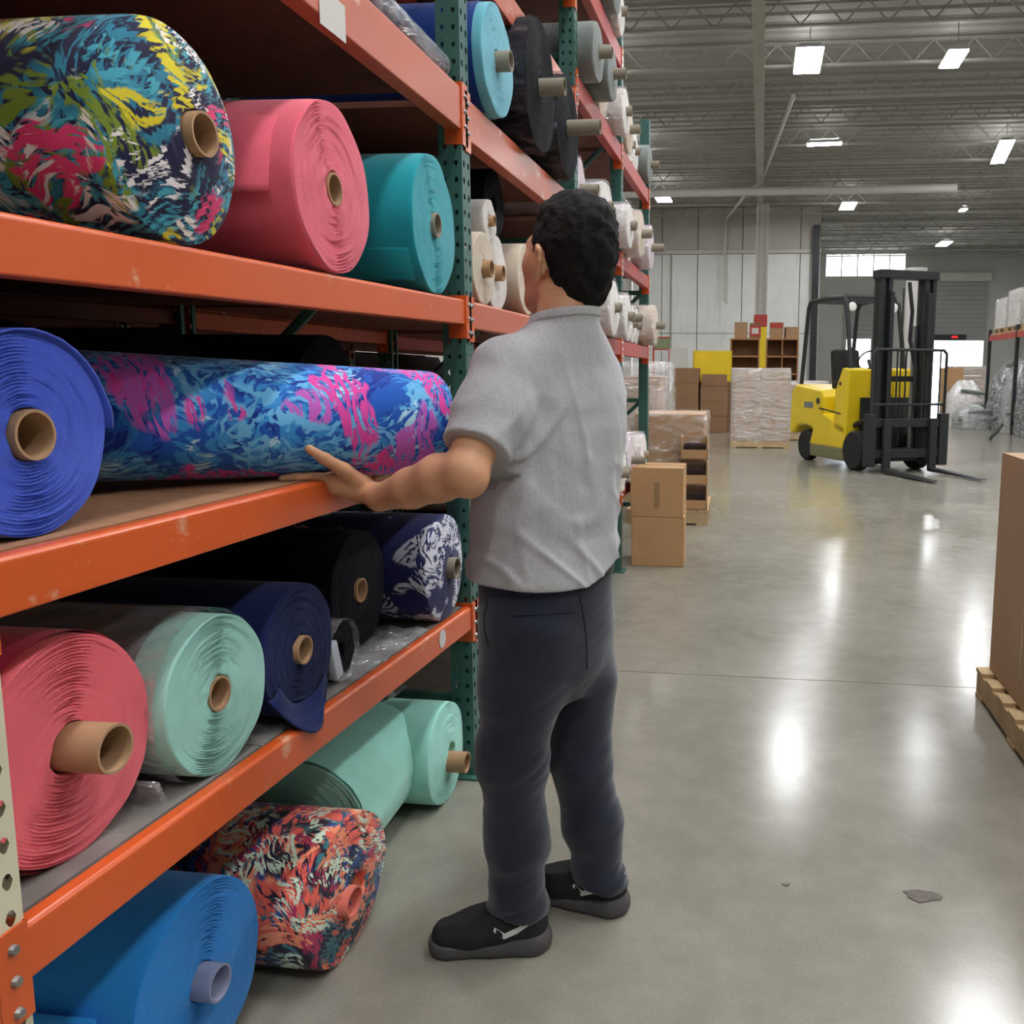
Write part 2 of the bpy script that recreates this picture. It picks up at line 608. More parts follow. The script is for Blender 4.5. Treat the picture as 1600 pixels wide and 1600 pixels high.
for k in range(6):
    xx = k * (WX1 - WX0) / 5
    MB().span((xx - 0.04, -0.05, 0), (xx + 0.04, 0.05, WZ1 - WZ0)).build('mullion', M['housing'], win)
gl = NT('window_glass')
gl.p.inputs['Base Color'].default_value = (1, 1, 1, 1)
gl.p.inputs['Transmission Weight'].default_value = 1.0
gl.p.inputs['Roughness'].default_value = 0.0
gl.p.inputs['IOR'].default_value = 1.02
M['glass'] = gl.m
for k in range(5):
    xx = k * (WX1 - WX0) / 5
    MB().span((xx + 0.045, -0.004, 0.0), (xx + (WX1 - WX0) / 5 - 0.045, 0.004, WZ1 - WZ0)).build('pane', M['glass'], win)
# the roller door drawn up above the right dock opening, slat by slat
d1 = structure(thing('door_1', None, None, (DX0, Y_D - 0.02, DZ)))
for k in range(13):
    MB().span((0.0, -0.10, k * 0.31), (DX1 - DX0, -0.02, k * 0.31 + 0.295)).build('slat', M['rolldoor'], d1)
MB().span((-0.25, -0.45, 13 * 0.31), (DX1 - DX0 + 0.25, -0.02, 13 * 0.31 + 0.6)).build('door_hood', M['duct'], d1, bevel=0.06)
MB().span((-0.12, -0.12, -DZ), (0.0, 0.0, 13 * 0.31)).build('door_track', M['joist'], d1)
MB().span((DX1 - DX0, -0.12, -DZ), (DX1 - DX0 + 0.12, 0.0, 13 * 0.31)).build('door_track', M['joist'], d1)
MB().span((0.2, -0.16, 0.02), (2.8, -0.10, 0.4)).build('bottom_bar', M['blackmetal'], d1)
MB().box((2.0, -0.19, 0.24), (0.4, 0.06, 0.13)).build('red_light', mat('red_glow', C(220, 40, 40), emit=(C(255, 40, 40), 2.0)), d1)
d2 = structure(thing('door_2', None, None, (EX0, Y_D - 0.02, EZ)))
for k in range(10):
    MB().span((-0.1, -0.10, k * 0.31), (EX1 - EX0 + 0.1, -0.02, k * 0.31 + 0.295)).build('slat', M['rolldoor'], d2)
MB().span((-0.2, -0.14, -EZ), (-0.0, 0.0, 3.2)).build('door_track', M['joist'], d2)
MB().span((EX1 - EX0, -0.14, -EZ), (EX1 - EX0 + 0.2, 0.0, 3.2)).build('door_track', M['joist'], d2)

# column in front of the back wall, its foot painted yellow with a red collar
cp = at(1187, 560, 42.0)
colm = thing('steel_column', 'pale steel column with yellow painted foot in front of the back wall', 'column', (cp[0], 42.0, 0))
MB().span((-0.24, -0.03, 0), (0.24, 0.03, Z_C - 0.97)).build('web', M['duct'], colm)
for s in (-1, 1):
    MB().span((s * 0.24 - 0.04, -0.16, 0), (s * 0.24 + 0.04, 0.16, Z_C - 0.97)).build('flange', M['duct'], colm)
MB().span((-0.3, -0.2, 0.0), (0.3, 0.2, 3.55)).build('yellow_sleeve', M['yellow'], colm, bevel=0.03)
MB().span((-0.31, -0.21, 3.55), (0.31, 0.21, 4.1)).build('red_collar', M['redpaint'], colm, bevel=0.03)

wc = at(1425, 560, 46.0)
wcol = thing('white_column', 'fat white round column behind the forklift mast', 'column', (wc[0], 46.0, 0))
MB().rev([(0, 0.45), (6.3, 0.45)], 28, 'z').build('shaft', M['whitepaint'], wcol, smooth='auto')
MB().rev([(6.3, 0.55), (6.6, 0.55)], 28, 'z').build('capital', M['whitepaint'], wcol, smooth='auto')

# white overhead main and a conduit that runs along the ceiling and down the wall
dm = MB().tube([(X_L + 0.1, 37.6, 8.75), (7.5, 37.6, 8.75)], 0.17, 16).build('pipe_main', M['duct'], None, smooth='auto')
tag(dm, 'fat white overhead pipe crossing the ceiling before the back wall', 'pipe')
pts = [at_z(1240, 150, 9.25), at_z(1190, 282, 9.25), at_z(1168, 300, 9.25), at(1135, 342, 47.75), at(1132, 400, 47.75), at(1132, 470, 47.75)]
cd = MB().tube([tuple(p) for p in pts], 0.07, 8).build('conduit', M['duct'], None, smooth='auto')
tag(cd, 'thin pale conduit running along the ceiling and down the back wall', 'conduit')
for k, (pxx, yy) in enumerate(((1048, 47.9),)):
    p = at(pxx, 500, yy)
    tag(MB().tube([(p[0], 47.9, 0.0), (p[0], 47.9, 7.6)], 0.05, 8).build('downpipe', M['joist'], None, smooth='auto'),
        'thin grey pipe standing against the back wall near the rack end', 'pipe')

# ------------------------------------------------------------------ lamps
lamp0 = None


def lamp(p, label, rz=0.0, size=(0.7, 1.9)):
    """high bay fixture: housing, glowing diffuser, two hanger rods"""
    t = thing('high_bay_light', label, 'light', p, rz, 'high bay lights under the ceiling')
    sx, sy = size
    MB().box((0, 0, 0.07), (sx, sy, 0.12), taper=(0.7, 0.92)).build('housing', M['housing'], t, bevel=0.015)
    MB().box((0, 0, -0.005), (sx * 0.94, sy * 0.96, 0.03)).build('diffuser', M['lamp'], t)
    MB().box((0, 0, 0.14), (sx * 0.5, sy * 0.8, 0.015)).build('added_fill_strip', M['fill_up'], t)  # added glowing strip on the housing, brightens the ceiling
    for s in (-1, 1):
        MB().tube([(0, s * sy * 0.35, 0.12), (0, s * sy * 0.35, Z_C - 0.1 - p[2])], 0.012, 6).build('hanger_rod', M['steel'], t)
    return t


LZ = 9.2
lamp(at_z(1263, 95, LZ), 'brightest high bay light over the aisle, nearest of those in view')
lamp(at_z(1490, 92, LZ), 'bright high bay light near the top right corner, second nearest', 0.0, (0.5, 1.3))
lamp(at_z(1566, 238, LZ), 'long high bay tube light at the right edge of the ceiling', -0.15, (0.5, 3.4))
lamp(at_z(1325, 322, LZ), 'high bay light above and left of the forklift mast')
lamp(at_z(1268, 376, LZ), 'high bay light close to the back wall corner above the forklift cage')
lamp(at_z(1475, 381, LZ), 'far high bay light above the right dock door')
lamp(at_z(1288, 225, LZ), 'thin lit high bay light halfway along the aisle ceiling', 1.5, (0.35, 1.2))
lamp(at_z(1505, 328, LZ), 'small distant high bay light right of the forklift mast', 0.0, (0.3, 0.7))
NEAR = [(3.7, 13.2), (0.9, 8.0), (0.9, 2.0), (0.9, -4.0), (5.2, 13.0), (5.2, 7.0), (5.2, 1.0), (5.2, -5.0), (10.5, 14.0), (10.5, 6.0),
        (-4.6, 14.0), (10.5, 24.0), (-4.6, 24.0), (13.0, 40.0), (-4.6, 33.0), (-4.6, 41.0), (10.5, 33.0), (-4.6, 4.0)]
for x, y in NEAR:
    lamp((x, y, LZ), 'high bay light overhead beyond the top of the picture')

# ================================================================== PALLET RACKS
XF, XB = -0.96, -2.03          # front and back face of the near rack row
POST_W, POST_D = 0.08, 0.075


def holed_plate(mb, w, h, pitch, hole_u, hr, to3d, th=0.0):
    """a plate w x h with round holes in columns hole_u, real openings, made cell by cell"""
    n = int(h / pitch)
    edges = [-w / 2] + [(hole_u[i] + hole_u[i + 1]) / 2 for i in range(len(hole_u) - 1)] + [w / 2]
    for i in range(n):
        z0, z1 = i * pitch, (i + 1) * pitch
        zc = (z0 + z1) / 2
        for k, u in enumerate(hole_u):
            u0, u1 = edges[k], edges[k + 1]
            outer = [(u0, z0), (u, z0), (u1, z0), (u1, zc), (u1, z1), (u, z1), (u0, z1), (u0, zc)]
            inner = []
            for (a, b) in outer:
                ang = math.atan2(b - zc, a - u)
                inner.append((u + hr * math.cos(ang) * (1 - 0.3 * max(0, -math.sin(ang))), zc + hr * 1.35 * math.sin(ang)))
            vs = [to3d(a, b) for a, b in outer] + [to3d(a, b) for a, b in inner]
            mb.add(vs, [(q, (q + 1) % 8, 8 + (q + 1) % 8, 8 + q) for q in range(8)])


def post_mesh(h):
    m = MB()
    w, d = POST_W, POST_D
    holed_plate(m, w, h, 0.0508, (-0.021, 0.021), 0.0085, lambda a, b: (0, a, b))
    holed_plate(m, d, h, 0.0508, (-0.018, 0.018), 0.0065, lambda a, b: (-d / 2 + a, -w / 2, b))
    holed_plate(m, d, h, 0.0508, (-0.018, 0.018), 0.0065, lambda a, b: (-d / 2 + a, w / 2, b))
    for s in (-1, 1):
        m.span((-d - 0.002, s * w / 2 - (0.018 if s > 0 else 0), 0), (-d, s * w / 2 + (0.018 if s < 0 else 0), h))
    me = m.mesh('post')
    return me


POST = {}


def get_post(h, matname):
    k = (round(h, 2), matname)
    if k not in POST:
        me = post_mesh(h)
        me.materials.append(M[matname])
        POST[k] = me
    return POST[k]


def upright(rack, Y, h, matname, xf=XF, xb=XB):
    me = get_post(h, matname)
    p1 = inst('post', me, rack, (xf, Y, 0))
    p2 = inst('post', me, rack, (xb, Y, 0), (0, 0, math.pi))
    for p in (p1, p2):
        MB().span((-POST_D - 0.03, -0.07, 0), (0.03, 0.07, 0.008)).build('base_plate', M[matname], p)
    zz = [0.25 + 0.9 * k for k in range(int(h / 0.9))]
    for k, z in enumerate(zz):
        MB().span((xb + POST_D, Y - 0.02, z), (xf - POST_D, Y + 0.02, z + 0.035)).build('brace', M[matname], rack)
        if k + 1 < len(zz):
            MB().tube([(xb + POST_D, Y, z + 0.03), (xf - POST_D, Y, zz[k + 1])], 0.018, 6).build('brace', M[matname], rack)


def beam(rack, Y0, Y1, z0, z1, h, m, x=XF, face=1, bracket=M['orange']):
    """box beam with a stepped top inside, end brackets hooked on the posts; z0, z1 = top height at both ends"""
    a, b = Y0 + POST_W / 2, Y1 - POST_W / 2
    mb = MB()
    d = 0.05
    pr = [(0, -h), (0, -0.006), (-0.006 * face, 0), (-d * 0.55 * face, 0), (-d * 0.55 * face, -0.03), (-d * face, -0.03), (-d * face, -h)]
    vs = [(x + u, a, z0 + v) for u, v in pr] + [(x + u, b, z1 + v) for u, v in pr]
    n = len(pr)
    mb.add(vs, [tuple(range(n)), tuple(range(2 * n - 1, n - 1, -1))] + [(i, i + n, (i + 1) % n + n, (i + 1) % n) for i in range(n)])
    o = mb.build('beam', m, rack, bevel=0.003)
    for Y, s, z in ((a, -1, z0), (b, 1, z1)):
        e = MB()
        e.span((x - 0.055 * face, Y - 0.004 if s < 0 else Y - 0.001, z - h - 0.045), (x + 0.004 * face, Y + 0.001 if s < 0 else Y + 0.004, z + 0.012))
        e.span((x + 0.001 * face, Y if s > 0 else Y - 0.05, z - h - 0.045), (x + 0.005 * face, Y + 0.05 if s > 0 else Y, z + 0.012))
        br = e.build('end_bracket', bracket, o)
        for q in range(3):
            MB().rev([(0, 0.008), (0.006, 0.006)], 10, 'x', (x + 0.005 * face, Y + s * 0.026, z - h * 0.2 - 0.045 * q)).build('rivet', M['steel'], o)
    return o


def decks(rack, Y0, Y1, z0, z1, m, x0=XF, x1=XB, n=3, th=0.018):
    a, b = Y0 + POST_W / 2 + 0.005, Y1 - POST_W / 2 - 0.005
    for k in range(n):
        ya, yb = a + (b - a) * k / n + 0.002, a + (b - a) * (k + 1) / n - 0.002
        za = z0 + (z1 - z0) * (ya - a) / (b - a); zb = z0 + (z1 - z0) * (yb - a) / (b - a)
        t = 0.002
        xa, xb_ = x0 - 0.03, x1 + 0.03
        vs = [(xa, ya, za - th), (xb_, ya, za - th), (xb_, yb, zb - th), (xa, yb, zb - th),
              (xa, ya, za + t), (xb_, ya, za + t), (xb_, yb, zb + t), (xa, yb, zb + t)]
        MB().add(vs, [(3, 2, 1, 0), (4, 5, 6, 7), (0, 1, 5, 4), (1, 2, 6, 5), (2, 3, 7, 6), (3, 0, 4, 7)]).build('deck_board', m, rack)


U1, U2, U3, U4, U5 = 0.945, 2.87, 4.60, 6.10, 7.55
# bay 1: (top left end, top right end, beam height, deck)
L1, L2, L3, L4 = (0.662, 0.610), (1.161, 1.158), (1.597, 1.633), (2.293, 2.290)
rack1 = thing('pallet_rack', 'nearest pallet rack bay with orange beams, one cream and one green upright', 'rack')
upright(rack1, U1, 3.96, 'cream')
upright(rack1, U2, 3.96, 'green')
for (z0, z1), h, dk in ((L1, 0.078, 'deck_grey'), (L2, 0.078, 'deck_brown'), (L3, 0.08, 'deck_red'), (L4, 0.132, 'deck_red')):
    beam(rack1, U1, U2, z0, z1, h, M['orange'] if z0 < 2 else M['orange2'])
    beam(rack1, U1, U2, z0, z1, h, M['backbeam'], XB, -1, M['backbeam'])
    decks(rack1, U1, U2, z0, z1, M[dk])


# stickers on the beams
sp = at_x(522, 18, XF)
MB().span((XF + 0.0005, sp[1] - 0.07, sp[2] - 0.05), (XF + 0.002, sp[1] + 0.05, sp[2] + 0.03)).build('sticker', M['whitepaint'], rack1)
sp = at_x(697, 988, XF)
MB().rev([(0.0005, 0.028), (0.002, 0.028)], 20, 'x', (XF, 2.55, 0.583)).build('sticker', M['housing'], rack1)


def shelf_z(lv, Y):
    return lv[0] + (lv[1] - lv[0]) * (Y - U1) / (U2 - U1) + 0.003


LV2 = [(0.61, 0.09), (1.633, 0.09), (2.275, 0.13), (2.80, 0.11), (3.36, 0.13)]
rack2 = thing('pallet_rack', 'second pallet rack bay, green upright behind the man, loaded with black rolls', 'rack')
upright(rack2, U3, 3.96, 'green')
for z, h in LV2:
    beam(rack2, U2, U3, z, z, h, M['orange2']); beam(rack2, U2, U3, z, z, h, M['orange2'], XB, -1)
    if z != 2.80:
        decks(rack2, U2, U3, z, z, M['deck_red'])
LV3 = [(0.61, 0.09), (1.62, 0.10), (2.20, 0.10), (2.90, 0.11), (3.50, 0.12)]
rack3 = thing('pallet_rack', 'third pallet rack bay, just right of the man\'s head', 'rack')
upright(rack3, U4, 4.2, 'green')
for z, h in LV3:
    beam(rack3, U3, U4, z, z, h, M['redpaint']); beam(rack3, U3, U4, z, z, h, M['redpaint'], XB, -1)
    decks(rack3, U3, U4, z, z, M['deck_red'])
rack4 = thing('pallet_rack', 'farthest pallet rack bay of the left row, ending at the white wall', 'rack')
upright(rack4, U5, 3.5, 'green')
for z, h in LV3[:4]:
    beam(rack4, U4, U5, z, z, h, M['redpaint']); beam(rack4, U4, U5, z, z, h, M['redpaint'], XB, -1)
    decks(rack4, U4, U5, z, z, M['deck_red'])

# rear rack row and dark bales, added to block light behind the rolls
rackb = thing('pallet_rack', 'added rear rack row with dark bales, shading the gaps behind the rolls', 'rack')
for Y in (0.9, 2.87, 4.6, 6.5):
    upright(rackb, Y, 3.96, 'green', -2.2, -3.25)
for za, zb in ((0.9, 2.87), (2.87, 4.6), (4.6, 6.5)):
    for z in (0.62, 1.16, 1.61, 2.29, 3.36):
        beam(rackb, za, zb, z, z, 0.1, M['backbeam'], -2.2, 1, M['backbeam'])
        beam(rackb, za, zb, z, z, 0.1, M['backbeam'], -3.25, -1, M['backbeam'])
        decks(rackb, za, zb, z, z, M['deck_red'], -2.2, -3.25, 2)
rng = random.Random(4)


def bale(x, y, z, sx, sy, sz, label):
    m = MB()
    n = 7
    vs, fs = [], []
    for k in range(5):
        zz = sz * k / 4
        for q in range(24):
            th = 2 * math.pi * q / 24
            c, s = math.cos(th), math.sin(th)
            sq = (abs(c) ** 6 + abs(s) ** 6) ** (-1 / 6)
            bl = 1 - (0.06 if k in (0, 4) else 0) + 0.015 * math.sin(5 * th + k * 2 + x * 7)
            vs.append((sx / 2 * c * sq * bl, sy / 2 * s * sq * bl, zz + (0.012 * math.sin(3 * th + k) if k == 4 else 0)))
    for k in range(4):
        for q in range(24):
            fs.append((k * 24 + q, k * 24 + (q + 1) % 24, (k + 1) * 24 + (q + 1) % 24, (k + 1) * 24 + q))
    fs.append(tuple(range(23, -1, -1))); fs.append(tuple(96 + q for q in range(24)))
    m.add(vs, fs)
    t = thing('shade_filler_bale', label, 'bale', (x, y, z), 0, 'added dark bales shading the rear rack row')
    m.build('bale_body', M['bale'], t, smooth=True)
    for s in (-0.25, 0.25):
        MB().span((sx * s - 0.01, -sy / 2 - 0.004, -0.0), (sx * s + 0.01, sy / 2 + 0.004, sz + 0.016)).build('strap', M['blackcloth'], t)
    return t


for (z, gap) in ((0.002, 0.55), (0.622, 0.425), (1.162, 0.34), (1.612, 0.56), (2.292, 0.95)):  # bales added as dark filler so the shelf gaps look unlit
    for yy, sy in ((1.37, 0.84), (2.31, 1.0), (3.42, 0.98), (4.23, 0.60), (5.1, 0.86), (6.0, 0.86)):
        bale(-2.72, yy, z, 0.86, sy, gap, 'added dark bale on the rear rack, standing in for shade behind the rolls')

# ================================================================== FABRIC ROLLS
M['multi'] = print_mat('tropical_print_cloth', C(30, 28, 62), [
    (C(44, 124, 150), 1.0, 8.0, 0.48, 24, 0.48, (0.3, 0.2, 0.5), True),
    (C(70, 160, 180), 5.0, 7.0, 0.51, 27, 0.51, (0.9, 0.4, 1.7), True),
    (C(120, 140, 44), 2.0, 9.0, 0.55, 24, 0.48, (0.2, 0.9, 2.4), True),
    (C(220, 202, 40), 9.0, 9.0, 0.545, 22, 0.48, (1.2, 0.1, 0.9), True),
    (C(232, 62, 118), 3.0, 9.5, 0.575, 22, 0.47, (0.5, 1.1, 1.1), True),
    (C(240, 232, 232), 3.3, 8.5, 0.56, 26, 0.54, (0.6, 1.0, 1.4), True),
    (C(238, 226, 220), 7.0, 10.0, 0.57, 28, 0.50, (0.1, 0.5, 0.2), True),
], warp=0.16, wscale=5.0)
M['oceanprint'] = print_mat('blue_pink_print_cloth', C(34, 92, 186), [
    (C(24, 56, 146), 1.0, 7.5, 0.49, 28, 0.46, (0.1, 0.3, 1.4), True),
    (C(60, 146, 216), 2.0, 8.0, 0.45, 31, 0.48, (0.0, 0.2, 1.5), True),
    (C(110, 186, 232), 4.0, 8.0, 0.50, 34, 0.50, (0.2, 0.0, 1.55), True),
    (C(176, 220, 240), 4.4, 9.0, 0.54, 36, 0.53, (0.2, 0.0, 1.6), True),
    (C(230, 78, 170), 6.0, 7.0, 0.535, 25, 0.45, (0.4, 0.2, 0.6), True),
    (C(200, 100, 196), 8.0, 7.0, 0.56, 22, 0.45, (0.4, 0.2, 0.2), True),
], warp=0.14, wscale=4.5)
M['floral'] = print_mat('dark_floral_print_cloth', C(38, 28, 50), [
    (C(66, 120, 130), 1.0, 11.0, 0.50, 28, 0.47, (0.4, 0.2, 0.9), True),
    (C(44, 80, 146), 5.0, 11.0, 0.53, 28, 0.47, (0.2, 0.8, 0.4), True),
    (C(238, 104, 88), 2.0, 8.5, 0.51, 24, 0.46, (0.9, 0.4, 0.2), True),
    (C(246, 150, 110), 6.0, 11.0, 0.54, 27, 0.48, (0.5, 0.9, 1.2), True),
    (C(170, 44, 84), 8.0, 11.0, 0.55, 27, 0.46, (0.1, 0.2, 2.2), True),
    (C(216, 232, 206), 3.0, 11.0, 0.53, 34, 0.52, (0.6, 1.1, 0.3), True),
], warp=0.15, wscale=6.0)
M['leafprint'] = print_mat('navy_white_leaf_cloth', C(34, 38, 88), [
    (C(214, 216, 226), 1.0, 7.0, 0.53, 24, 0.47, (0.3, 0.5, 0.6), True),
    (C(200, 204, 220), 4.0, 8.0, 0.57, 26, 0.47, (1.1, 0.2, 1.9), True),
], warp=0.14, wscale=6.0)
M['slate'] = fabric('slate_cloth', C(92, 112, 120))
M['white_tape'] = mat('pale_tape', C(196, 206, 214), rough=0.3, var=0.04)
M['coreblue'] = mat('blue_grey_tube', C(140, 146, 172), rough=0.7, var=0.08)
M['core_coral'] = mat('coral_wrapped_tube', C(220, 120, 104), rough=0.8, var=0.1)


def roll_mesh(r, L, rc, amp, rings, dome, seed, seg, sag=0.012, wob=0.008, inner=0.02):
    g = random.Random(seed)
    prof = [(-inner, rc, 0.0)]
    for i in range(rings):
        t = (i + 0.15) / rings
        t2 = (i + 0.7) / rings
        k = g.uniform(0.4, 1.0)
        dx = dome * (1 - t ** 2)
        prof.append((dx - amp * k - amp * 0.4, rc + (r - rc) * t, amp))
        prof.append((dx + amp * g.uniform(0.1, 0.9), rc + (r - rc) * t2, amp))
    e = min(0.012 + dome * 0.35, 0.05)
    prof += [(-e * 0.25, r * 0.997, amp * 0.5), (-e, r * 1.0, 0), (-e * 2.2, r * 1.003, 0)]
    for k in range(1, 7):
        prof.append((-e * 2.2 - (L - e * 2.2) * k / 6, r * (1 + 0.004 * g.uniform(-1, 1)), 0))
    prof += [(-L, rc, 0)]
    vs, fs = [], []
    ph = [g.uniform(0, 6.28) for _ in range(6)]
    for i, (x, rr, a) in enumerate(prof):
        pi = g.uniform(0, 6.28)
        for k in range(seg):
            th = 2 * math.pi * k / seg
            wr = 1 + wob * (math.sin(2 * th + ph[0]) + 0.6 * math.sin(3 * th + ph[1] + x * 3))
            q = rr * wr
            y, z = q * math.cos(th), q * math.sin(th)
            lim = -r * (1 - sag)
            if z < lim:
                z = lim + (z - lim) * 0.12
            xx = x + min(a, 0.0035) * (0.45 * math.sin(3 * th + pi) + 0.3 * math.sin(7 * th + pi * 2.1))
            vs.append((xx, y, z))
    m = len(prof)
    for i in range(m - 1):
        for k in range(seg):
            k2 = (k + 1) % seg
            fs.append((i * seg + k, (i + 1) * seg + k, (i + 1) * seg + k2, i * seg + k2))
    return MB().add(vs, fs)


def tube_core(rc, out, L, n=32):
    """open paper tube: outer wall, lip, inner wall and a far end inside"""
    th = 0.0045
    return MB().rev([(-0.03, rc), (out, rc), (out, rc - th), (out - 0.32, rc - th), (out - 0.32, 0.002)], n, 'x', close=False)


def make_roll(name, label, face, r, L, m, ang=0.0, rc=0.034, out=0.02, amp=0.0035, rings=22, dome=0.0, seed=1, seg=96,
              core='core', group=None, core_off=(0, 0), zrot=0.0, tilt=0.0, wob=0.008, sag=0.012):
    """face = centre of the end that shows; ang turns the axis about z (0: end faces the aisle, +X)"""
    t = thing(name, label, 'fabric roll', face, ang, group)
    t.rotation_euler = (0, tilt, ang)
    roll_mesh(r, L, rc * 1.02, amp, rings, dome, seed, seg, sag, wob).build('fabric', m, t, smooth=True)
    if out is not None:
        cc = tube_core(rc, out + dome, L, max(16, seg // 3)).build('core_tube', M[core], t, smooth='auto', fix=True)
        cc.location = (0, core_off[0], core_off[1])
    return t


def flap(t, r, L, th0, dth, m, x0=0.0, lift=0.012, name='loose_end', ragged=0.0018, seed=1, lip=None):
    """the loose outer end of the cloth: a curved sheet that follows the roll and lifts at its edge"""
    g = random.Random(seed)
    nu, nv = 14, 18
    vs, fs = [], []
    for i in range(nu + 1):
        u = i / nu
        for j in range(nv + 1):
            v = j / nv
            th = th0 + dth * u
            rr = r * 1.0 - 0.002 + 0.007 * u + lift * u ** 4
            x = x0 - v * (L - 0.01)
            if i == nu:
                rr += g.uniform(-0.5, 0.5) * ragged
                th += g.uniform(-1, 1) * ragged * 2
            vs.append((x + (g.uniform(-1, 1) * ragged if j == 0 else 0), rr * math.cos(th), rr * math.sin(th)))
    for i in range(nu):
        for j in range(nv):
            a = i * (nv + 1) + j
            fs.append((a, a + 1, a + nv + 2, a + nv + 1))
    return MB().add(vs, fs).build(name, m, t, smooth=True, solid=0.003, fix=False)


def sleeve(t, r, L, m, x0=-0.01, name='film_sleeve', wr=0.006, seed=2, th0=0.0, th1=2 * math.pi, seg=64, nx=16):
    g = random.Random(seed)
    ph = [g.uniform(0, 6.28) for _ in range(4)]
    vs, fs = [], []
    full = th1 - th0 > 6.2
    for i in range(nx + 1):
        x = x0 - (L + x0) * i / nx
        for k in range(seg + 1):
            th = th0 + (th1 - th0) * k / seg
            rr = r * 1.012 + 0.006 + wr * 0.5 * (math.sin(9 * th + ph[0] + x * 8) + math.sin(17 * th + ph[1] - x * 14)) * 0.5
            z = rr * math.sin(th)
            z = max(z, -r * 0.993)
            vs.append((x, rr * math.cos(th), z))
    n = seg + 1
    for i in range(nx):
        for k in range(seg):
            a = i * n + k
            fs.append((a, a + n, a + n + 1, a + 1))
    return MB().add(vs, fs).build(name, m, t, smooth=True, fix=False)


def on_shelf(lv, X, Y, r):
    return (X, Y, shelf_z(lv, Y) + r * 0.989)


# --- third shelf: tropical print, salmon pink, teal
t = make_roll('fabric_roll', 'huge tropical print fabric roll, navy with pink and yellow leaves, on the third shelf',
              on_shelf(L3, -0.985, 1.425, 0.178), 0.178, 1.5, M['multi'], rc=0.036, out=0.016, amp=0.002, rings=14, dome=0.05, seed=3, core_off=(0.0, 0.0))
t = make_roll('fabric_roll', 'salmon pink fabric roll between the tropical print and teal rolls',
              on_shelf(L3, -0.965, 1.955, 0.186), 0.186, 1.5, M['pink'], rc=0.036, out=0.008, amp=0.008, rings=20, seed=5, ang=math.radians(2))
flap(t, 0.186, 1.5, 2.3, 1.05, M['pink'], x0=-0.045, lift=0.010, seed=3)
t = make_roll('fabric_roll', 'teal fabric roll at the right end of the third shelf, beside the green upright',
              on_shelf(L3, -0.965, 2.585, 0.196), 0.196, 1.5, M['teal'], rc=0.036, out=0.012, amp=0.008, rings=21, seed=7, core='core_grey', ang=math.radians(3))
flap(t, 0.196, 1.5, 3.6, 0.5, M['teal'], x0=-0.02, lift=0.006, seed=5)

# --- second shelf
t = make_roll('fabric_roll', 'royal blue fabric roll at the left edge of the second shelf',
              on_shelf(L2, -1.02, 1.128, 0.146), 0.146, 1.5, M['royal'], rc=0.036, out=0.012, amp=0.006, rings=22, seed=9)
flap(t, 0.146, 1.5, 2.6, -2.6, M['royal'], x0=0.008, lift=0.007, seed=8)
E_ = np.array([-0.829, 2.14, 1.274]); W_ = np.array([-1.177, 1.72, 1.300])
pd = (E_ - W_) / np.linalg.norm(E_ - W_)
pang = math.atan2(pd[1], pd[0])
t = make_roll('fabric_roll', 'blue and pink brush print fabric roll in the man\'s hands, half off the second shelf',
              tuple(E_), 0.128, 0.92, M['oceanprint'], ang=pang, tilt=-math.asin(pd[2]), rc=0.03, out=0.012, amp=0.004, rings=18, seed=11, core='core_grey', sag=0.004)
for k, (yy, lb) in enumerate(((1.74, 'added black roll standing in for shade next to the royal blue roll'),  # first two rolls added to darken the gap behind the print roll
                              (2.10, 'added black roll standing in for shade behind the blue and pink print roll'),
                              (2.46, 'black fabric roll in shade by the green upright on the second shelf'))):
    make_roll('fabric_roll', lb, on_shelf(L2, (-1.60, -1.50, -1.25)[k], yy, 0.172), 0.172, 1.1 if k < 2 else 1.3, M['blackcloth'], rc=0.034, out=0.01, seed=13 + k, rings=14, seg=64)
t = make_roll('fabric_roll', 'small white fabric roll by the green upright on the second shelf',
              on_shelf(L2, -1.0, 2.735, 0.06), 0.06, 1.2, M['white'], rc=0.02, out=0.01, seed=15, rings=8, seg=48)

# --- first shelf
t = make_roll('fabric_roll', 'coral pink fabric roll at the left end of the lowest shelf, core sticking far out',
              on_shelf(L1, -1.03, 1.165, 0.172), 0.172, 1.5, M['coral'], rc=0.038, out=0.07, amp=0.006, rings=26, seed=17, core_off=(0.008, 0))
sleeve(t, 0.170, 1.5, M['coral_side'], x0=-0.012, name='outer_layer', wr=0.001, th0=0.9, th1=5.2)
t = make_roll('fabric_roll', 'pale mint fabric roll wrapped in clear film on the lowest shelf',
              on_shelf(L1, -1.0, 1.487, 0.150), 0.150, 1.5, M['mint'], rc=0.033, out=0.006, amp=0.0068, rings=26, seed=19)
sleeve(t, 0.1485, 1.5, M['slate'], x0=-0.07, name='outer_layer', wr=0.001, th0=0.1, th1=3.6)
sleeve(t, 0.152, 1.5, M['film'], x0=-0.015, seed=4)
MB().box((-0.10, -0.150, -0.128), (0.17, 0.012, 0.05), Matrix.Rotation(0.4, 3, 'X')).build('film_tail', M['film'], t)
MB().box((-0.55, 0.1, 0.127), (0.12, 0.07, 0.003), Matrix.Rotation(-0.65, 3, 'X')).build('label_sheet', M['white_tape'], t)
t = make_roll('fabric_roll', 'navy blue fabric roll in the middle of the lowest shelf with its end hanging over',
              on_shelf(L1, -1.0, 1.79, 0.147), 0.147, 1.5, M['navy'], rc=0.032, out=0.012, amp=0.003, rings=20, seed=21)
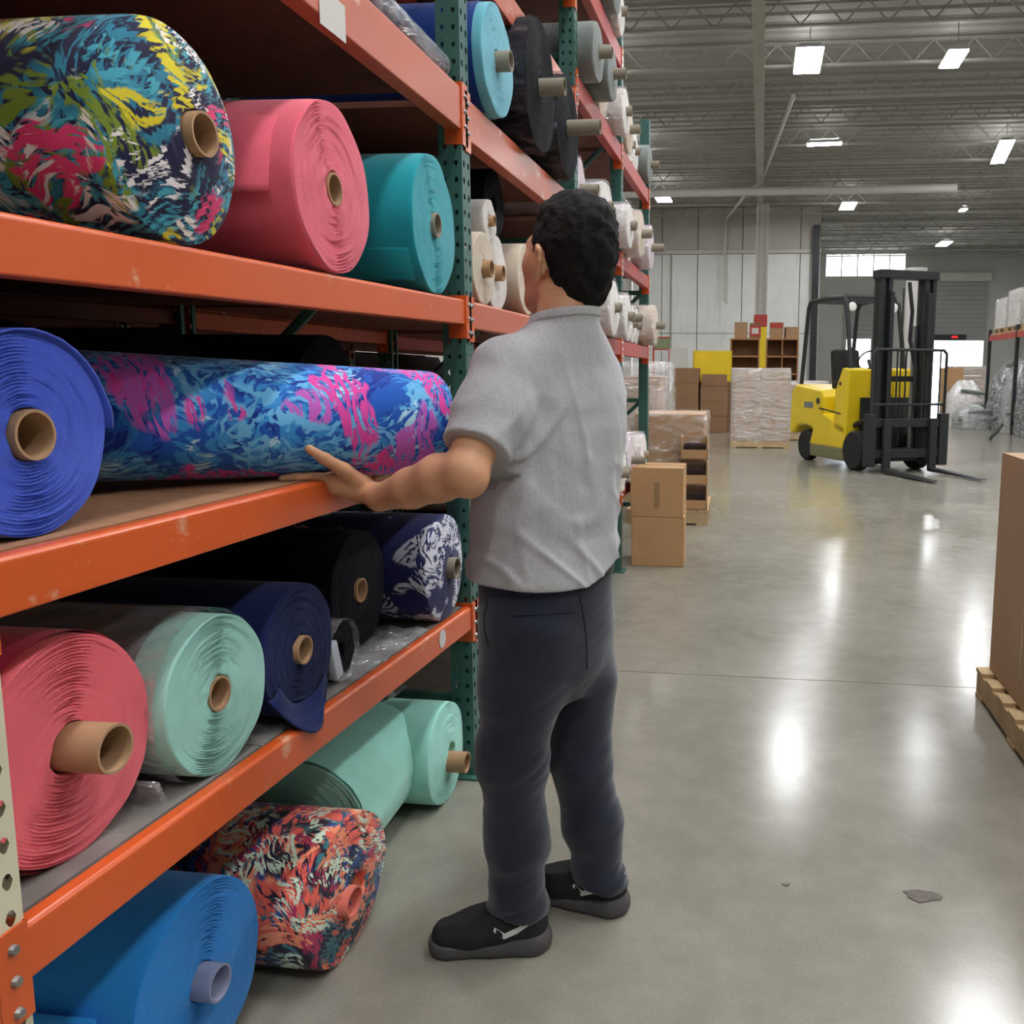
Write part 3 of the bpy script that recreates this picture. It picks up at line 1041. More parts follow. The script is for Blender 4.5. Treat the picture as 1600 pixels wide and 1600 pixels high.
# slack navy cloth sagging out of the roll's foot over the beam edge
vs, fs = [], []
NU, NV = 10, 16
for i in range(NU + 1):
    u = i / NU
    for j in range(NV + 1):
        v = j / NV
        th = math.radians(206 + 112 * v)
        bulge = math.sin(math.pi * v) ** 0.8 * (1.15 - 0.6 * v)
        rr = 0.1465 * (0.80 + 0.20 * min(1, u * 2))
        x = 0.006 + 0.052 * u * bulge + 0.004 * math.sin(9 * v + 4 * u)
        z = rr * math.sin(th) - 0.030 * max(0, u - 0.55) * bulge * 2.2
        yy = rr * math.cos(th) - 0.012 * u
        vs.append((x, yy, max(z, -0.143) if x < 0.042 else z))
for i in range(NU):
    for j in range(NV):
        a_ = i * (NV + 1) + j
        fs.append((a_, a_ + 1, a_ + NV + 2, a_ + NV + 1))
MB().add(vs, fs).build('loose_end', M['navy'], t, smooth=True, solid=0.004, fix=False)
t = make_roll('fabric_roll', 'thin black fabric roll in torn white film between the navy and black rolls',
              on_shelf(L1, -1.03, 2.035, 0.072), 0.072, 1.2, M['blackcloth'], rc=0.02, out=None, seed=23, rings=10, seg=48)
sleeve(t, 0.072, 1.2, M['film'], x0=0.012, seed=6)
MB().box((0.006, -0.05, -0.01), (0.02, 0.035, 0.10), Matrix.Rotation(0.3, 3, 'X')).build('film_tail', M['white_tape'], t, bevel=0.004)
t = make_roll('fabric_roll', 'big black fabric roll left of the leaf print roll on the lowest shelf',
              on_shelf(L1, -1.10, 2.295, 0.168), 0.168, 1.4, M['blackcloth'], rc=0.034, out=0.008, amp=0.0025, rings=20, seed=25)
t = make_roll('fabric_roll', 'navy fabric roll with white leaf print at the right end of the lowest shelf',
              on_shelf(L1, -0.985, 2.648, 0.168), 0.168, 1.4, M['leafprint'], rc=0.034, out=0.024, amp=0.0015, rings=14, dome=0.02, seed=27, core='core_grey')
# scraps of clear film left on the lowest shelf deck
vs, fs = [], []
for i in range(15):
    for j in range(7):
        vs.append((-1.0 - 0.10 + 0.13 * j / 6, 1.99 + 0.5 * i / 14, shelf_z(L1, 2.2) + 0.010 + 0.012 * math.sin(i * 1.7 + j * 2.3) ** 2 - 0.014 * (i / 14)))
for i in range(14):
    for j in range(6):
        a = i * 7 + j
        fs.append((a, a + 1, a + 8, a + 7))
tag(MB().add(vs, fs).build('film_scrap', M['film'], None, smooth=True, fix=False), 'crumpled clear film lying on the lowest shelf by the beam', 'plastic film')

# --- floor
t = make_roll('fabric_roll', 'bright blue fabric roll on the floor in the lower left corner',
              (-1.08, 1.50, 0.192), 0.195, 1.4, M['bluecloth'], rc=0.036, out=0.04, amp=0.0055, rings=26, seed=29, core='coreblue')
flap(t, 0.195, 1.3, 3.9, -1.1, M['bluecloth'], x0=-0.06, lift=0.02, seed=11)
t = make_roll('fabric_roll', 'dark floral print fabric roll with coral flowers on the floor',
              (-0.975, 1.905, 0.158), 0.172, 1.4, M['floral'], rc=0.034, out=0.02, amp=0.003, rings=12, dome=0.03, seed=31, core='core_coral', wob=0.02, core_off=(-0.05, -0.0), sag=0.085)
t.scale = (1, 1.2, 1)
t = make_roll('fabric_roll', 'short mint fabric roll lying along the aisle on the floor, dark end towards the camera',
              (-1.215, 2.13, 0.176), 0.178, 0.46, M['mint2'], ang=math.radians(-88), rc=0.034, out=None, amp=0.005, rings=14, seed=33)
sleeve(t, 0.176, 0.46, M['mint2'], x0=-0.004, name='outer_layer', wr=0.004, seed=9)
t = make_roll('fabric_roll', 'mint fabric roll on the floor by the green upright, core pointing at the aisle',
              (-1.0, 2.66, 0.163), 0.165, 1.3, M['mint2'], rc=0.034, out=0.06, amp=0.003, rings=18, seed=35, dome=0.02, core_off=(-0.02, -0.02))
# grey cloth heap on top of the floor rolls
vs, fs = [], []
for i in range(17):
    for j in range(17):
        u, v = i / 16 * 2 - 1, j / 16 * 2 - 1
        hgt = max(0.0, 1 - u * u * 0.9 - v * v * 0.9)
        vs.append((-1.42 + 0.22 * u, 2.60 + 0.24 * v, 0.315 + 0.21 * hgt ** 0.6 + 0.016 * math.sin(7 * u + 3 * v) * hgt))
for i in range(16):
    for j in range(16):
        a = i * 17 + j
        fs.append((a, a + 1, a + 18, a + 17))
tag(MB().add(vs, fs).build('cloth_heap', M['greycloth'], None, smooth=True, solid=0.004, fix=False),
    'grey cloth heap on top of the mint roll beneath the lowest shelf', 'cloth')

# --- top shelf of the first bay: thin film covered tube along the beam
t = thing('wrapped_tube', 'long dark tube in clear film lying behind the top orange beam', 'tube', (-1.03, 2.81, 2.345))
MB().tube([(0, 0, 0), (0.0, -1.75, 0.004)], 0.04, 20).build('tube_body', M['navy'], t, smooth='auto')
MB().tube([(0, 0.005, 0), (0, -0.4, 0.004), (0, -0.8, 0.0), (0, -1.2, 0.004), (0.0, -1.76, 0.004)], [0.045, 0.048, 0.046, 0.049, 0.046], 20).build('film_sleeve', M['film'], t, smooth='auto')

# --- second bay
t = make_roll('fabric_roll', 'pale teal fabric roll with deep blue outside, behind the green upright up high',
              (-0.93, 3.135, 2.278 + 0.182), 0.18, 1.5, M['paleteal'], rc=0.034, out=0.05, amp=0.004, rings=20, seed=41, core='core_grey')
sleeve(t, 0.178, 1.5, M['deepblue'], x0=-0.03, name='outer_layer', wr=0.001)
for k, (yy, rr, xx, lb) in enumerate(((3.62, 0.245, -0.90, 'large black fabric roll in film, next to the pale teal roll on the top shelf'),
                                      (4.13, 0.225, -0.90, 'large black fabric roll in film, right against the third green upright'))):
    t = make_roll('fabric_roll', lb, (xx, yy, 2.278 + rr * 0.99), rr, 1.4, M['blackcloth'], rc=0.034, out=0.10 + 0.05 * k, amp=0.006, rings=12, seed=43 + k, seg=64, core='core_grey', wob=0.02)
    sleeve(t, rr, 1.4, M['film_dark'], x0=0.005, seed=12 + k, wr=0.012)
for k, (yy, rr, xx, mm, lb) in enumerate(((3.10, 0.125, -0.98, 'creamcloth', 'cream fabric roll left of the man\'s face, beside the green upright'),
                                          (3.38, 0.14, -1.02, 'white', 'white fabric roll just left of the man\'s face'),
                                          (3.70, 0.15, -0.98, 'creamcloth', 'cream fabric roll hidden mostly by the man\'s face'),
                                          (4.05, 0.16, -1.0, 'white', 'white fabric roll behind the man\'s head'))):
    make_roll('fabric_roll', lb, (xx, yy, 1.636 + rr * 0.99), rr, 1.3, M[mm], rc=0.03, out=0.03, amp=0.006, rings=10, seed=51 + k, seg=64, wob=0.03)
make_roll('fabric_roll', 'small cream roll on top of the pale rolls beside the man\'s face', (-1.0, 3.24, 1.636 + 0.31), 0.075, 1.2, M['white'], rc=0.02, out=0.02, rings=8, seed=56, seg=48)
make_roll('fabric_roll', 'dark navy roll under the top beam of the second bay', (-1.06, 3.5, 1.636 + 0.42), 0.13, 1.2, M['blackcloth'], rc=0.03, out=None, rings=8, seed=57, seg=48)

# --- third and fourth bay: pale film wrapped rolls
g = random.Random(8)
protos = []
for k, (mm, rr) in enumerate((('white', 0.17), ('creamcloth', 0.16), ('pinkwhite', 0.165), ('white', 0.14), ('greycloth', 0.15))):
    p = thing('fabric_roll', 'pale film wrapped fabric roll in the far rack bays', 'fabric roll', (0, 0, 0), 0, 'pale rolls in the far rack bays')
    roll_mesh(rr, 1.3, 0.03, 0.007, 7, 0.01, 61 + k, 40, wob=0.03).build('fabric', M[mm], p, smooth=True)
    tube_core(0.03, 0.05 + 0.03 * (k % 3), 1.3, 14).build('core_tube', M['core_grey'], p, smooth='auto')
    if k != 4:
        sleeve(p, rr, 1.3, M['film'], x0=0.01, seed=20 + k, wr=0.012, seg=32, nx=6)
    protos.append((p, rr, [False]))


PALE = ('white', 'cream', 'mauve white', 'slim white', 'bare grey')


def place_pale(k, x, y, z, where):
    p, rr, used = protos[k]
    o = p if not used[0] else copy_tree(p)
    used[0] = True
    o['label'] = '%s fabric roll, %s' % (PALE[k], where)
    o.location = (x, y, z + rr * 0.99)


ORD = ('first', 'second', 'third', 'fourth', 'fifth', 'sixth')
for (Y0, Y1, lv, bay) in ((U3, U4, LV3, 'third'), (U4, U5, LV3[:4], 'farthest')):
    for li, (z, h) in enumerate(lv):
        y = Y0 + 0.06
        cnt_ = 0
        while True:
            k = g.randrange(5)
            rr = protos[k][1]
            if y + 2 * rr > Y1 - 0.05:
                break
            place_pale(k, XF + g.uniform(-0.05, 0.10), y + rr, z + 0.003, '%s along the %s shelf of the %s rack bay' % (ORD[cnt_], ('lowest', 'second', 'middle', 'fourth', 'topmost')[li], bay))
            cnt_ += 1
            y += 2 * rr + g.uniform(0.005, 0.05)

# ================================================================== CARTONS AND PALLETS
def carton(label, loc, s, rz=0.0, m='card', group=None, open_top=False, tape=True, slot=False):
    """a closed carton: body, four top flaps meeting in a seam, tape, printed mark"""
    t = thing('carton', label, 'box', loc, rz, group)
    x, y, z = s
    MB().span((-x / 2, -y / 2, 0), (x / 2, y / 2, z - 0.004)).build('carton_body', M[m], t, bevel=0.004)
    for sg in (-1, 1):
        MB().span((-x / 2, 0.0015 * sg if sg > 0 else -y / 2, z - 0.004), (x / 2, y / 2 if sg > 0 else -0.0015, z)).build('top_flap', M[m], t)
    if tape:
        MB().span((-x / 2 - 0.0008, -0.025, z - 0.06), (-x / 2 + 0.0002, 0.025, z + 0.0004)).build('tape', M['tape'], t)
        MB().span((-x / 2, -0.025, z), (x / 2, 0.025, z + 0.0006)).build('tape', M['tape'], t)
    return t


def pallet_parts(t, sx=1.2, sy=1.0, h=0.14, z0=0.0):
    for k in range(3):
        yy = -sy / 2 + 0.045 + (sy - 0.09) * k / 2
        MB().span((-sx / 2, yy - 0.04, z0 + 0.016), (sx / 2, yy + 0.04, z0 + h - 0.018)).build('stringer', M['wood'], t)
    n = 7
    for k in range(n):
        xx = -sx / 2 + 0.05 + (sx - 0.1) * k / (n - 1)
        MB().span((xx - 0.05, -sy / 2, z0 + h - 0.018), (xx + 0.05, sy / 2, z0 + h)).build('top_board', M['wood'], t)
    for k in range(3):
        xx = -sx / 2 + 0.06 + (sx - 0.12) * k / 2
        MB().span((xx - 0.05, -sy / 2, z0), (xx + 0.05, sy / 2, z0 + 0.016)).build('bottom_board', M['wood'], t)


def film_box(t, sx, sy, z0, z1, m='film_far', seed=1, nx=14, nz=14, puff=0.02, name='stretch_film'):
    """wrinkled film hull round a load"""
    g = random.Random(seed)
    vs, fs = [], []
    n = nx * 4
    for k in range(nz + 1):
        z = z0 + (z1 - z0) * k / nz
        for q in range(n):
            s, u = divmod(q, nx)
            u = u / nx * 2 - 1
            a = (u, -1) if s == 0 else (1, u) if s == 1 else (-u, 1) if s == 2 else (-1, -u)
            p = puff * g.uniform(0.2, 1.0) - (0.01 if k in (0, nz) else 0)
            vs.append((a[0] * (sx / 2 + p), a[1] * (sy / 2 + p), z))
    for k in range(nz):
        for q in range(n):
            q2 = (q + 1) % n
            fs.append((k * n + q, k * n + q2, (k + 1) * n + q2, (k + 1) * n + q))
    fs.append(tuple(nz * n + q for q in range(n)))
    return MB().add(vs, fs).build(name, M[m], t, smooth=True, fix=False)


def wrapped_load(label, loc, sx, sy, top, cols, rows, rz=0.0, m='card2', seed=1, deep=1, group=None):
    t = thing('wrapped_pallet', label, 'pallet load', loc, rz, group)
    pallet_parts(t, sx, sy)
    z0 = 0.142
    hh = (top - z0) / rows
    for r in range(rows):
        for c in range(cols):
            for d in range(deep):
                x0 = -sx / 2 + 0.02 + (sx - 0.04) * c / cols; x1 = -sx / 2 + 0.02 + (sx - 0.04) * (c + 1) / cols - 0.008
                y0 = -sy / 2 + 0.02 + (sy - 0.04) * d / deep; y1 = -sy / 2 + 0.02 + (sy - 0.04) * (d + 1) / deep - 0.008
                b = MB().span((x0, y0, z0 + r * hh), (x1, y1, z0 + (r + 1) * hh - 0.006)).build('carton', M[m], t)
    film_box(t, sx - 0.02, sy - 0.02, 0.10, top + 0.012, seed=seed)
    return t


# two plain cartons standing in the aisle
carton('plain brown carton standing on the floor, under another carton at the rack end', (-0.735, 6.50, 0), (0.385, 0.40, 0.365), 0.05)
cb = carton('plain brown carton on top of another carton at the rack end', (-0.74, 6.50, 0.366), (0.385, 0.40, 0.355), 0.03)
MB().span((-0.02, -0.2015, 0.06), (0.02, -0.1995, 0.25)).build('printed_mark', M['ink'], cb)
MB().span((-0.13, 0.02, 0.3552), (0.10, 0.045, 0.3575)).build('handle_slot', M['ink'], cb)

# big wrapped carton on a pallet right behind them, with torn open trays at its front corner
t = thing('wrapped_pallet', 'big carton in shiny film on a pallet behind the two plain cartons', 'pallet load', (-0.86, 8.60, 0), 0.03)
pallet_parts(t, 0.76, 1.0)
MB().span((-0.33, -0.30, 0.142), (0.33, 0.48, 1.02)).build('carton', M['card'], t, bevel=0.006)
film_box(t, 0.70, 0.84, 0.12, 1.03, m='film_clear', seed=4, puff=0.015).location = (0, 0.09, 0)
for k in range(3):
    z = 0.142 + 0.235 * k
    tr = MB()
    tr.span((0.12, -0.49, z), (0.37, -0.32, z + 0.012)); tr.span((0.12, -0.49, z), (0.132, -0.32, z + 0.21))
    tr.span((0.358, -0.49, z), (0.37, -0.32, z + 0.21)); tr.span((0.12, -0.335, z), (0.37, -0.32, z + 0.21)); tr.span((0.12, -0.49, z), (0.37, -0.478, z + 0.09))
    tr.build('open_tray', M['card'], t)
    MB().span((0.14, -0.47, z + 0.014), (0.35, -0.35, z + 0.15)).build('tray_content', M['bale'], t, bevel=0.03)

t = thing('wrapped_pallet', 'tall bulging load in milky film at the end of the left rack', 'pallet load', (-1.44, 9.9, 0), 0.0)
pallet_parts(t, 0.9, 1.0)
MB().span((-0.36, -0.42, 0.142), (0.36, 0.42, 0.80)).build('carton', M['card2'], t, bevel=0.01)
MB().span((-0.33, -0.40, 0.806), (0.34, 0.40, 1.36)).build('carton', M['card2'], t, bevel=0.01)
film_box(t, 0.80, 0.90, 0.12, 1.52, seed=6, puff=0.05)

# brown carton stacks by the back wall
g = random.Random(3)
for c in range(2):
    z = 0.0
    for r in range(4):
        s = (0.60, 0.60, (0.42, 0.36, 0.38, 0.36)[r] if c == 0 else (0.40, 0.34, 0.36, 0.28)[r])
        nm = ('lowest', 'second lowest', 'third from the floor', 'topmost')[r]
        sd = ('left', 'right')[c]
        carton('%s carton of the %s brown stack near the back wall' % (nm, sd), (-1.78 + 0.66 * c, 21.4, z), s, g.uniform(-0.05, 0.05), 'card_dark', 'brown cartons stacked near the back wall')
        z += s[2] + 0.001
pk = thing('yellow_crate', 'yellow plastic crate on a brown carton behind the carton stacks', 'crate', (-1.25, 21.9, 1.24 + 0.0), 0.1)
MB().span((-0.45, -0.3, 0), (0.5, 0.3, 0.03)).build('crate_floor', M['yellow'], pk)
for (a, b) in (((-0.45, -0.3, 0), (0.5, -0.27, 0.75)), ((-0.45, 0.27, 0), (0.5, 0.3, 0.75)), ((-0.45, -0.3, 0), (-0.42, 0.3, 0.75)), ((0.47, -0.3, 0), (0.5, 0.3, 0.75))):
    MB().span(a, b).build('crate_side', M['yellow'], pk)
pk.location = (-1.25, 22.2, 0.0)
pk.scale = (1, 1, 1)
MB().span((-0.45, -0.3, -0.0), (0.5, 0.3, 1.2)).build('carton_base', M['card_dark'], pk)
for ch in pk.children:
    if ch.name.startswith('crate_floor') or ch.name.startswith('crate_side'):
        ch.location = (0, 0, 1.2)

# film wrapped pallet in the middle distance
wrapped_load('film wrapped carton pallet standing left of the forklift', (-0.02, 17.45, 0), 1.12, 1.0, 1.50, 2, 6, 0.02, 'card2', 8)
wrapped_load('second film wrapped pallet half hidden behind the forklift\'s rear', (0.85, 19.6, 0), 1.1, 1.0, 1.25, 2, 4, 0.0, 'card2', 9)

# plywood pigeonhole cabinets with cartons on top, near the column
def cabinet(label, loc, sx, h, rows, cols):
    t = thing('plywood_cabinet', label, 'cabinet', loc)
    d = 0.6
    for s in (-1, 1):
        MB().span((s * (sx / 2 - 0.02) - 0.02, -d / 2, 0), (s * (sx / 2 - 0.02) + 0.02, d / 2, h)).build('side_panel', M['plywood'], t)
    for r in range(rows + 1):
        z = (h - 0.04) * r / rows
        MB().span((-sx / 2 + 0.04, -d / 2, z), (sx / 2 - 0.04, d / 2, z + 0.04)).build('shelf', M['plywood'], t)
    MB().span((-sx / 2 + 0.04, d / 2 - 0.02, 0.04), (sx / 2 - 0.04, d / 2, h - 0.04)).build('back_panel', M['card_dark'], t)
    for c in range(1, cols):
        xx = -sx / 2 + sx * c / cols
        MB().span((xx - 0.015, -d / 2, 0.04), (xx + 0.015, d / 2 - 0.02, h - 0.04)).build('divider', M['plywood'], t)
    return t


cabinet('left plywood pigeonhole cabinet beside the yellow column foot', (-0.46, 24.2, 0), 0.78, 2.33, 5, 1)
cabinet('right plywood pigeonhole cabinet beside the yellow column foot', (0.52, 24.2, 0), 0.86, 2.33, 5, 2)
carton('small carton with red print on the left plywood cabinet', (-0.58, 24.2, 2.331), (0.34, 0.4, 0.42), 0, 'card2')
cc = carton('small carton with red front on the left plywood cabinet beside the column', (-0.2, 24.2, 2.331), (0.30, 0.4, 0.40), 0, 'card_dark')
MB().span((-0.14, -0.203, 0.05), (0.14, -0.2005, 0.33)).build('printed_mark', M['redpaint'], cc)
MB().span((-0.09, -0.206, 0.12), (0.09, -0.2035, 0.27)).build('printed_mark', M['whitepaint'], cc)
cc = carton('carton with red and white print on the right plywood cabinet', (0.36, 24.2, 2.331), (0.36, 0.4, 0.42), 0, 'card2')
MB().span((-0.17, -0.203, 0.27), (0.17, -0.2005, 0.40)).build('printed_mark', M['redpaint'], cc)
carton('pale carton at the right end of the right plywood cabinet', (0.76, 24.2, 2.331), (0.34, 0.4, 0.3), 0.1, 'card2')

# boards hung on the back wall beside the rack end
b = thing('wall_board', 'small green notice board with red frame past the rack end', 'board', tuple(at(1034, 545, 30.0)))
MB().span((-0.26, 0, 0), (0.26, 0.04, 0.36)).build('board_face', mat('olive_board', C(120, 130, 96), rough=0.7), b)
for (p, q) in (((-0.28, -0.02, -0.04), (0.28, 0.06, 0.0)), ((-0.28, -0.02, 0.36), (0.28, 0.06, 0.40)), ((-0.30, -0.02, -0.04), (-0.26, 0.06, 0.40))):
    MB().span(p, q).build('frame_rail', M['redpaint'], b)
for xx in (-0.28, 0.26):
    MB().span((xx - 0.03, 0.0, -b.location[2]), (xx + 0.03, 0.05, 0.0)).build('leg', M['redpaint'], b)
b = thing('whiteboard', 'white board leaning by the wall above the brown carton stacks', 'board', (at(1060, 575, 23.5)[0], 23.5, 0))
MB().span((-0.24, 0, 0.6), (0.24, 0.03, 2.05)).build('board_face', M['whitepaint'], b)
for xx in (-0.2, 0.2):
    MB().span((xx - 0.02, 0.0, 0), (xx + 0.02, 0.03, 0.6)).build('leg', M['steel'], b)

# right foreground: tall carton on a pallet
t = thing('pallet', 'wooden pallet under the tall carton at the right edge', 'pallet', (1.52, 3.36, 0), math.pi / 2)
pallet_parts(t, 1.12, 1.1, 0.125)
t = carton('tall brown carton on a pallet at the right edge', (1.53, 3.36, 0.126), (1.02, 1.08, 0.95), 0.0, 'card2')
for yy in (-0.31, 0.1):
    MB().span((-0.5115, yy - 0.006, 0.0), (-0.5100, yy + 0.006, 0.94)).build('crease_tape', M['tape'], t)

# ------------------------------------------------------------------ right side storage in the distance
RX = 6.0
rr = thing('pallet_rack', 'distant rack on the right holding film wrapped pallets', 'rack')
for Y in (19.6, 22.2, 24.8):
    for xx in (RX, RX + 1.1):
        MB().span((xx - 0.04, Y - 0.04, 0), (xx + 0.04, Y + 0.04, 2.6)).build('post', M['blackmetal'], rr)
for (a, b_) in ((19.6, 22.2), (22.2, 24.8)):
    for xx in (RX, RX + 1.1):
        MB().span((xx - 0.03, a + 0.045, 2.30), (xx + 0.03, b_ - 0.045, 2.44)).build('beam', M['redpaint'], rr)
for k in range(12):
    y0 = 19.7 + k * 0.42
    MB().span((RX - 0.02, y0, 2.442), (RX + 1.1, y0 + 0.36, 2.47)).build('deck_board', M['wood'], rr)
for k, yy in enumerate((20.3, 21.5, 22.9, 24.1)):
    wrapped_load('film wrapped load on the distant right rack, %s from the near end' % ('first', 'second', 'third', 'fourth')[k],
                 (RX + 0.55, yy, 2.472), 1.0, 1.05, 1.0 - 0.12 * (k % 2), 2, 3, 0, 'white', 30 + k)
# heaps of film wrapped goods under the rack
def heap(label, loc, sx, sy, h, m, seed, film=True, rz=0.0):
    g = random.Random(seed)
    t = thing('wrapped_bundle', label, 'bundle', loc, rz)
    n, k = 28, 9
    vs, fs = [], []
    for i in range(k + 1):
        u = i / k
        rad = (1 - max(0, u - 0.45) ** 2 * 2.2)
        for q in range(n):
            th = 2 * math.pi * q / n
            c, s = math.cos(th), math.sin(th)
            sq = (abs(c) ** 4 + abs(s) ** 4) ** (-0.25)
            b = rad * (1 + g.uniform(-0.05, 0.05))
            vs.append((sx / 2 * c * sq * b, sy / 2 * s * sq * b, h * u))
    for i in range(k):
        for q in range(n):
            fs.append((i * n + q, i * n + (q + 1) % n, (i + 1) * n + (q + 1) % n, (i + 1) * n + q))
    fs.append(tuple(range(n - 1, -1, -1))); fs.append(tuple(k * n + q for q in range(n)))
    MB().add(vs, fs).build('bundle_core', M[m], t)
    if film:
        f = MB().add([(a * 1.03, b * 1.03, c * 1.01 + 0.005) for a, b, c in vs], fs[:-2] + [fs[-1]]).build('stretch_film', M['film_far'], t, smooth=True)
    for q in range(3):
        MB().box((g.uniform(-0.2, 0.2) * sx, -sy * 0.42, h * (0.25 + 0.25 * q)), (sx * 0.8, 0.1, 0.09), Matrix.Rotation(g.uniform(-0.3, 0.3), 3, 'Y')).build('fold', M['greycloth'], t, bevel=0.03)
    return t


heap('dark film wrapped heap under the right rack, nearest the dock', (6.55, 24.15, 0), 1.25, 1.2, 1.75, 'blackcloth', 1)
heap('tall film wrapped heap under the right rack, second from the dock', (6.6, 22.85, 0), 1.3, 1.2, 1.9, 'greycloth', 2)
heap('dark film wrapped heap under the right rack, third from the dock', (6.6, 21.5, 0), 1.3, 1.2, 1.6, 'blackcloth', 3)
heap('low grey film heap on the floor in front of the right rack', (5.55, 24.4, 0), 0.9, 0.9, 0.62, 'greycloth', 5)
heap('white film heap behind the low grey heap before the right rack', (5.6, 25.6, 0), 1.0, 1.0, 1.25, 'white', 6)
p = at_z(1590, 668, 0.0)
carton('brown carton beside the right rack at the picture edge', (p[0] + 0.35, 20.4, 0), (0.5, 0.6, 0.85), 0.0, 'card_dark')
# cartons and wrapped pallet in front of the bright dock door
q = at_z(1487, 664, 0.0)
z = 0.0
for k, (s, mm) in enumerate((((0.5, 0.5, 0.62), 'card_dark'), ((0.52, 0.5, 0.50), 'card2'), ((0.5, 0.5, 0.48), 'card'))):
    carton('%s carton of the stack in front of the bright dock door' % ('lowest', 'middle', 'topmost')[k], (q[0], q[1] + 0.3, z), s, 0.05 * k, mm, 'cartons stacked in front of the dock door')
    z += s[2] + 0.001
q = at_z(1505, 652, 0.0)
wrapped_load('film wrapped pallet in front of the bright dock door', (q[0] + 0.15, q[1] + 0.6, 0), 1.1, 1.0, 1.7, 2, 5, 0, 'card2', 22)
# black pallet jack handle on the floor
pj = at_z(1546, 689, 0.0)
hd = MB().tube([(pj[0], pj[1], 0.02), (pj[0] + 0.05, pj[1], 0.10), (pj[0] + 0.16, pj[1] + 0.1, 0.18), (pj[0] + 0.30, pj[1] + 0.2, 0.36)], 0.035, 8).build('bent_rod', M['blackmetal'], None, smooth='auto')
tag(hd, 'short black bent rod on the floor near the right rack', 'rod')
# litter on the floor
for k, (x, y, s, lb) in enumerate(((0.463, 2.306, 0.045, 'ragged grey scrap lying on the floor in the lower right'), (0.099, 2.31, 0.010, 'tiny grey crumb on the floor right of the man\'s shoes'))):
    g = random.Random(k)
    n = 14
    rad = [s * g.uniform(0.55, 1.1) for _ in range(n)]
    vs = [(x + rad[i] * 1.5 * math.cos(2 * math.pi * i / n) * 0.8, y + rad[i] * 0.75 * math.sin(2 * math.pi * i / n), zz) for zz in (0.0, 0.003) for i in range(n)]
    fs = [tuple(range(n - 1, -1, -1)), tuple(range(n, 2 * n))] + [(i, (i + 1) % n, n + (i + 1) % n, n + i) for i in range(n)]
    tag(MB().add(vs, fs).build('paper_scrap', M['litter'], None), lb, 'litter')

# ================================================================== FORKLIFT  (local x forward, y to its left)
fa = math.atan2(-0.907, 0.42)
FL = thing('forklift', 'yellow forklift with black mast parked in the aisle, forks on the floor', 'forklift', (1.88, 13.5, 0), fa)


def wheel(x, y, r, wd, name='wheel'):
    o = MB().rev([(-wd / 2, r * 0.6), (-wd / 2, r * 0.9), (-wd / 2 + 0.03, r), (wd / 2 - 0.03, r), (wd / 2, r * 0.9), (wd / 2, r * 0.6)], 32, 'y').build(name, M['rubber'], FL, smooth='auto')
    o.location = (x, y, r)
    h = MB().rev([(-wd / 2 + 0.02, r * 0.6), (wd / 2 - 0.02, r * 0.6)], 20, 'y').build('hub', M['steel'], o, smooth='auto')
    return o


for s in (-1, 1):
    wheel(0.0, s * 0.50, 0.29, 0.20)
    wheel(-1.62, s * 0.44, 0.25, 0.17)
# counterweight body and hood
MB().prism([(-2.15, 0.42), (-2.10, 1.12), (-1.95, 1.24), (-1.05, 1.16), (-0.98, 1.05), (-0.98, 0.50), (-1.25, 0.46), (-1.38, 0.55), (-1.62, 0.58), (-1.86, 0.55), (-1.98, 0.42)], -0.55, 0.55).build('counterweight', M['yellow'], FL, bevel=0.05, segs=3)
MB().span((-1.38, -0.555, 0.10), (-0.30, 0.555, 0.30)).build('lower_skirt', M['grey_sill'], FL, bevel=0.02)
MB().prism([(-1.40, 0.28), (-0.36, 0.28), (-0.28, 0.40), (-0.28, 0.62), (-0.98, 0.80), (-1.30, 0.52)], -0.56, 0.56).build('chassis_side', M['yellow'], FL, bevel=0.03)
MB().prism([(-0.62, 0.55), (-0.28, 0.50), (-0.22, 1.48), (-0.42, 1.50), (-0.62, 1.15)], -0.56, -0.20).build('front_cowl', M['yellow'], FL, bevel=0.025)
MB().prism([(-0.62, 0.55), (-0.28, 0.50), (-0.22, 1.48), (-0.42, 1.50), (-0.62, 1.15)], 0.20, 0.56).build('front_cowl', M['yellow'], FL, bevel=0.025)
MB().span((-0.40, -0.20, 1.08), (-0.24, 0.20, 1.48)).build('dash_panel', M['yellow'], FL, bevel=0.02)
MB().span((-0.22, -0.36, 0.22), (-0.18, 0.52, 1.06)).build('front_plate', M['blackmetal'], FL)
MB().span((-1.95, -0.45, 0.56), (-0.6, 0.45, 0.62)).build('floor_plate', M['blackmetal'], FL)
MB().rev([(-0.004, 0.05), (0.004, 0.05)], 20, 'y', (-1.15, -0.556, 0.98)).build('badge', M['blackmetal'], FL)
MB().span((-1.62, -0.5535, 0.86), (-1.32, -0.549, 0.96)).build('badge', M['steel'], FL)
MB().rev([(-0.004, 0.03), (0.004, 0.03)], 16, 'y', (-0.46, -0.563, 1.26)).build('badge', M['blackmetal'], FL)
MB().prism([(-1.10, 0.86), (-0.42, 0.80), (-0.42, 0.82), (-1.10, 0.88)], -0.5635, -0.55).build('panel_gap', M['blackmetal'], FL)
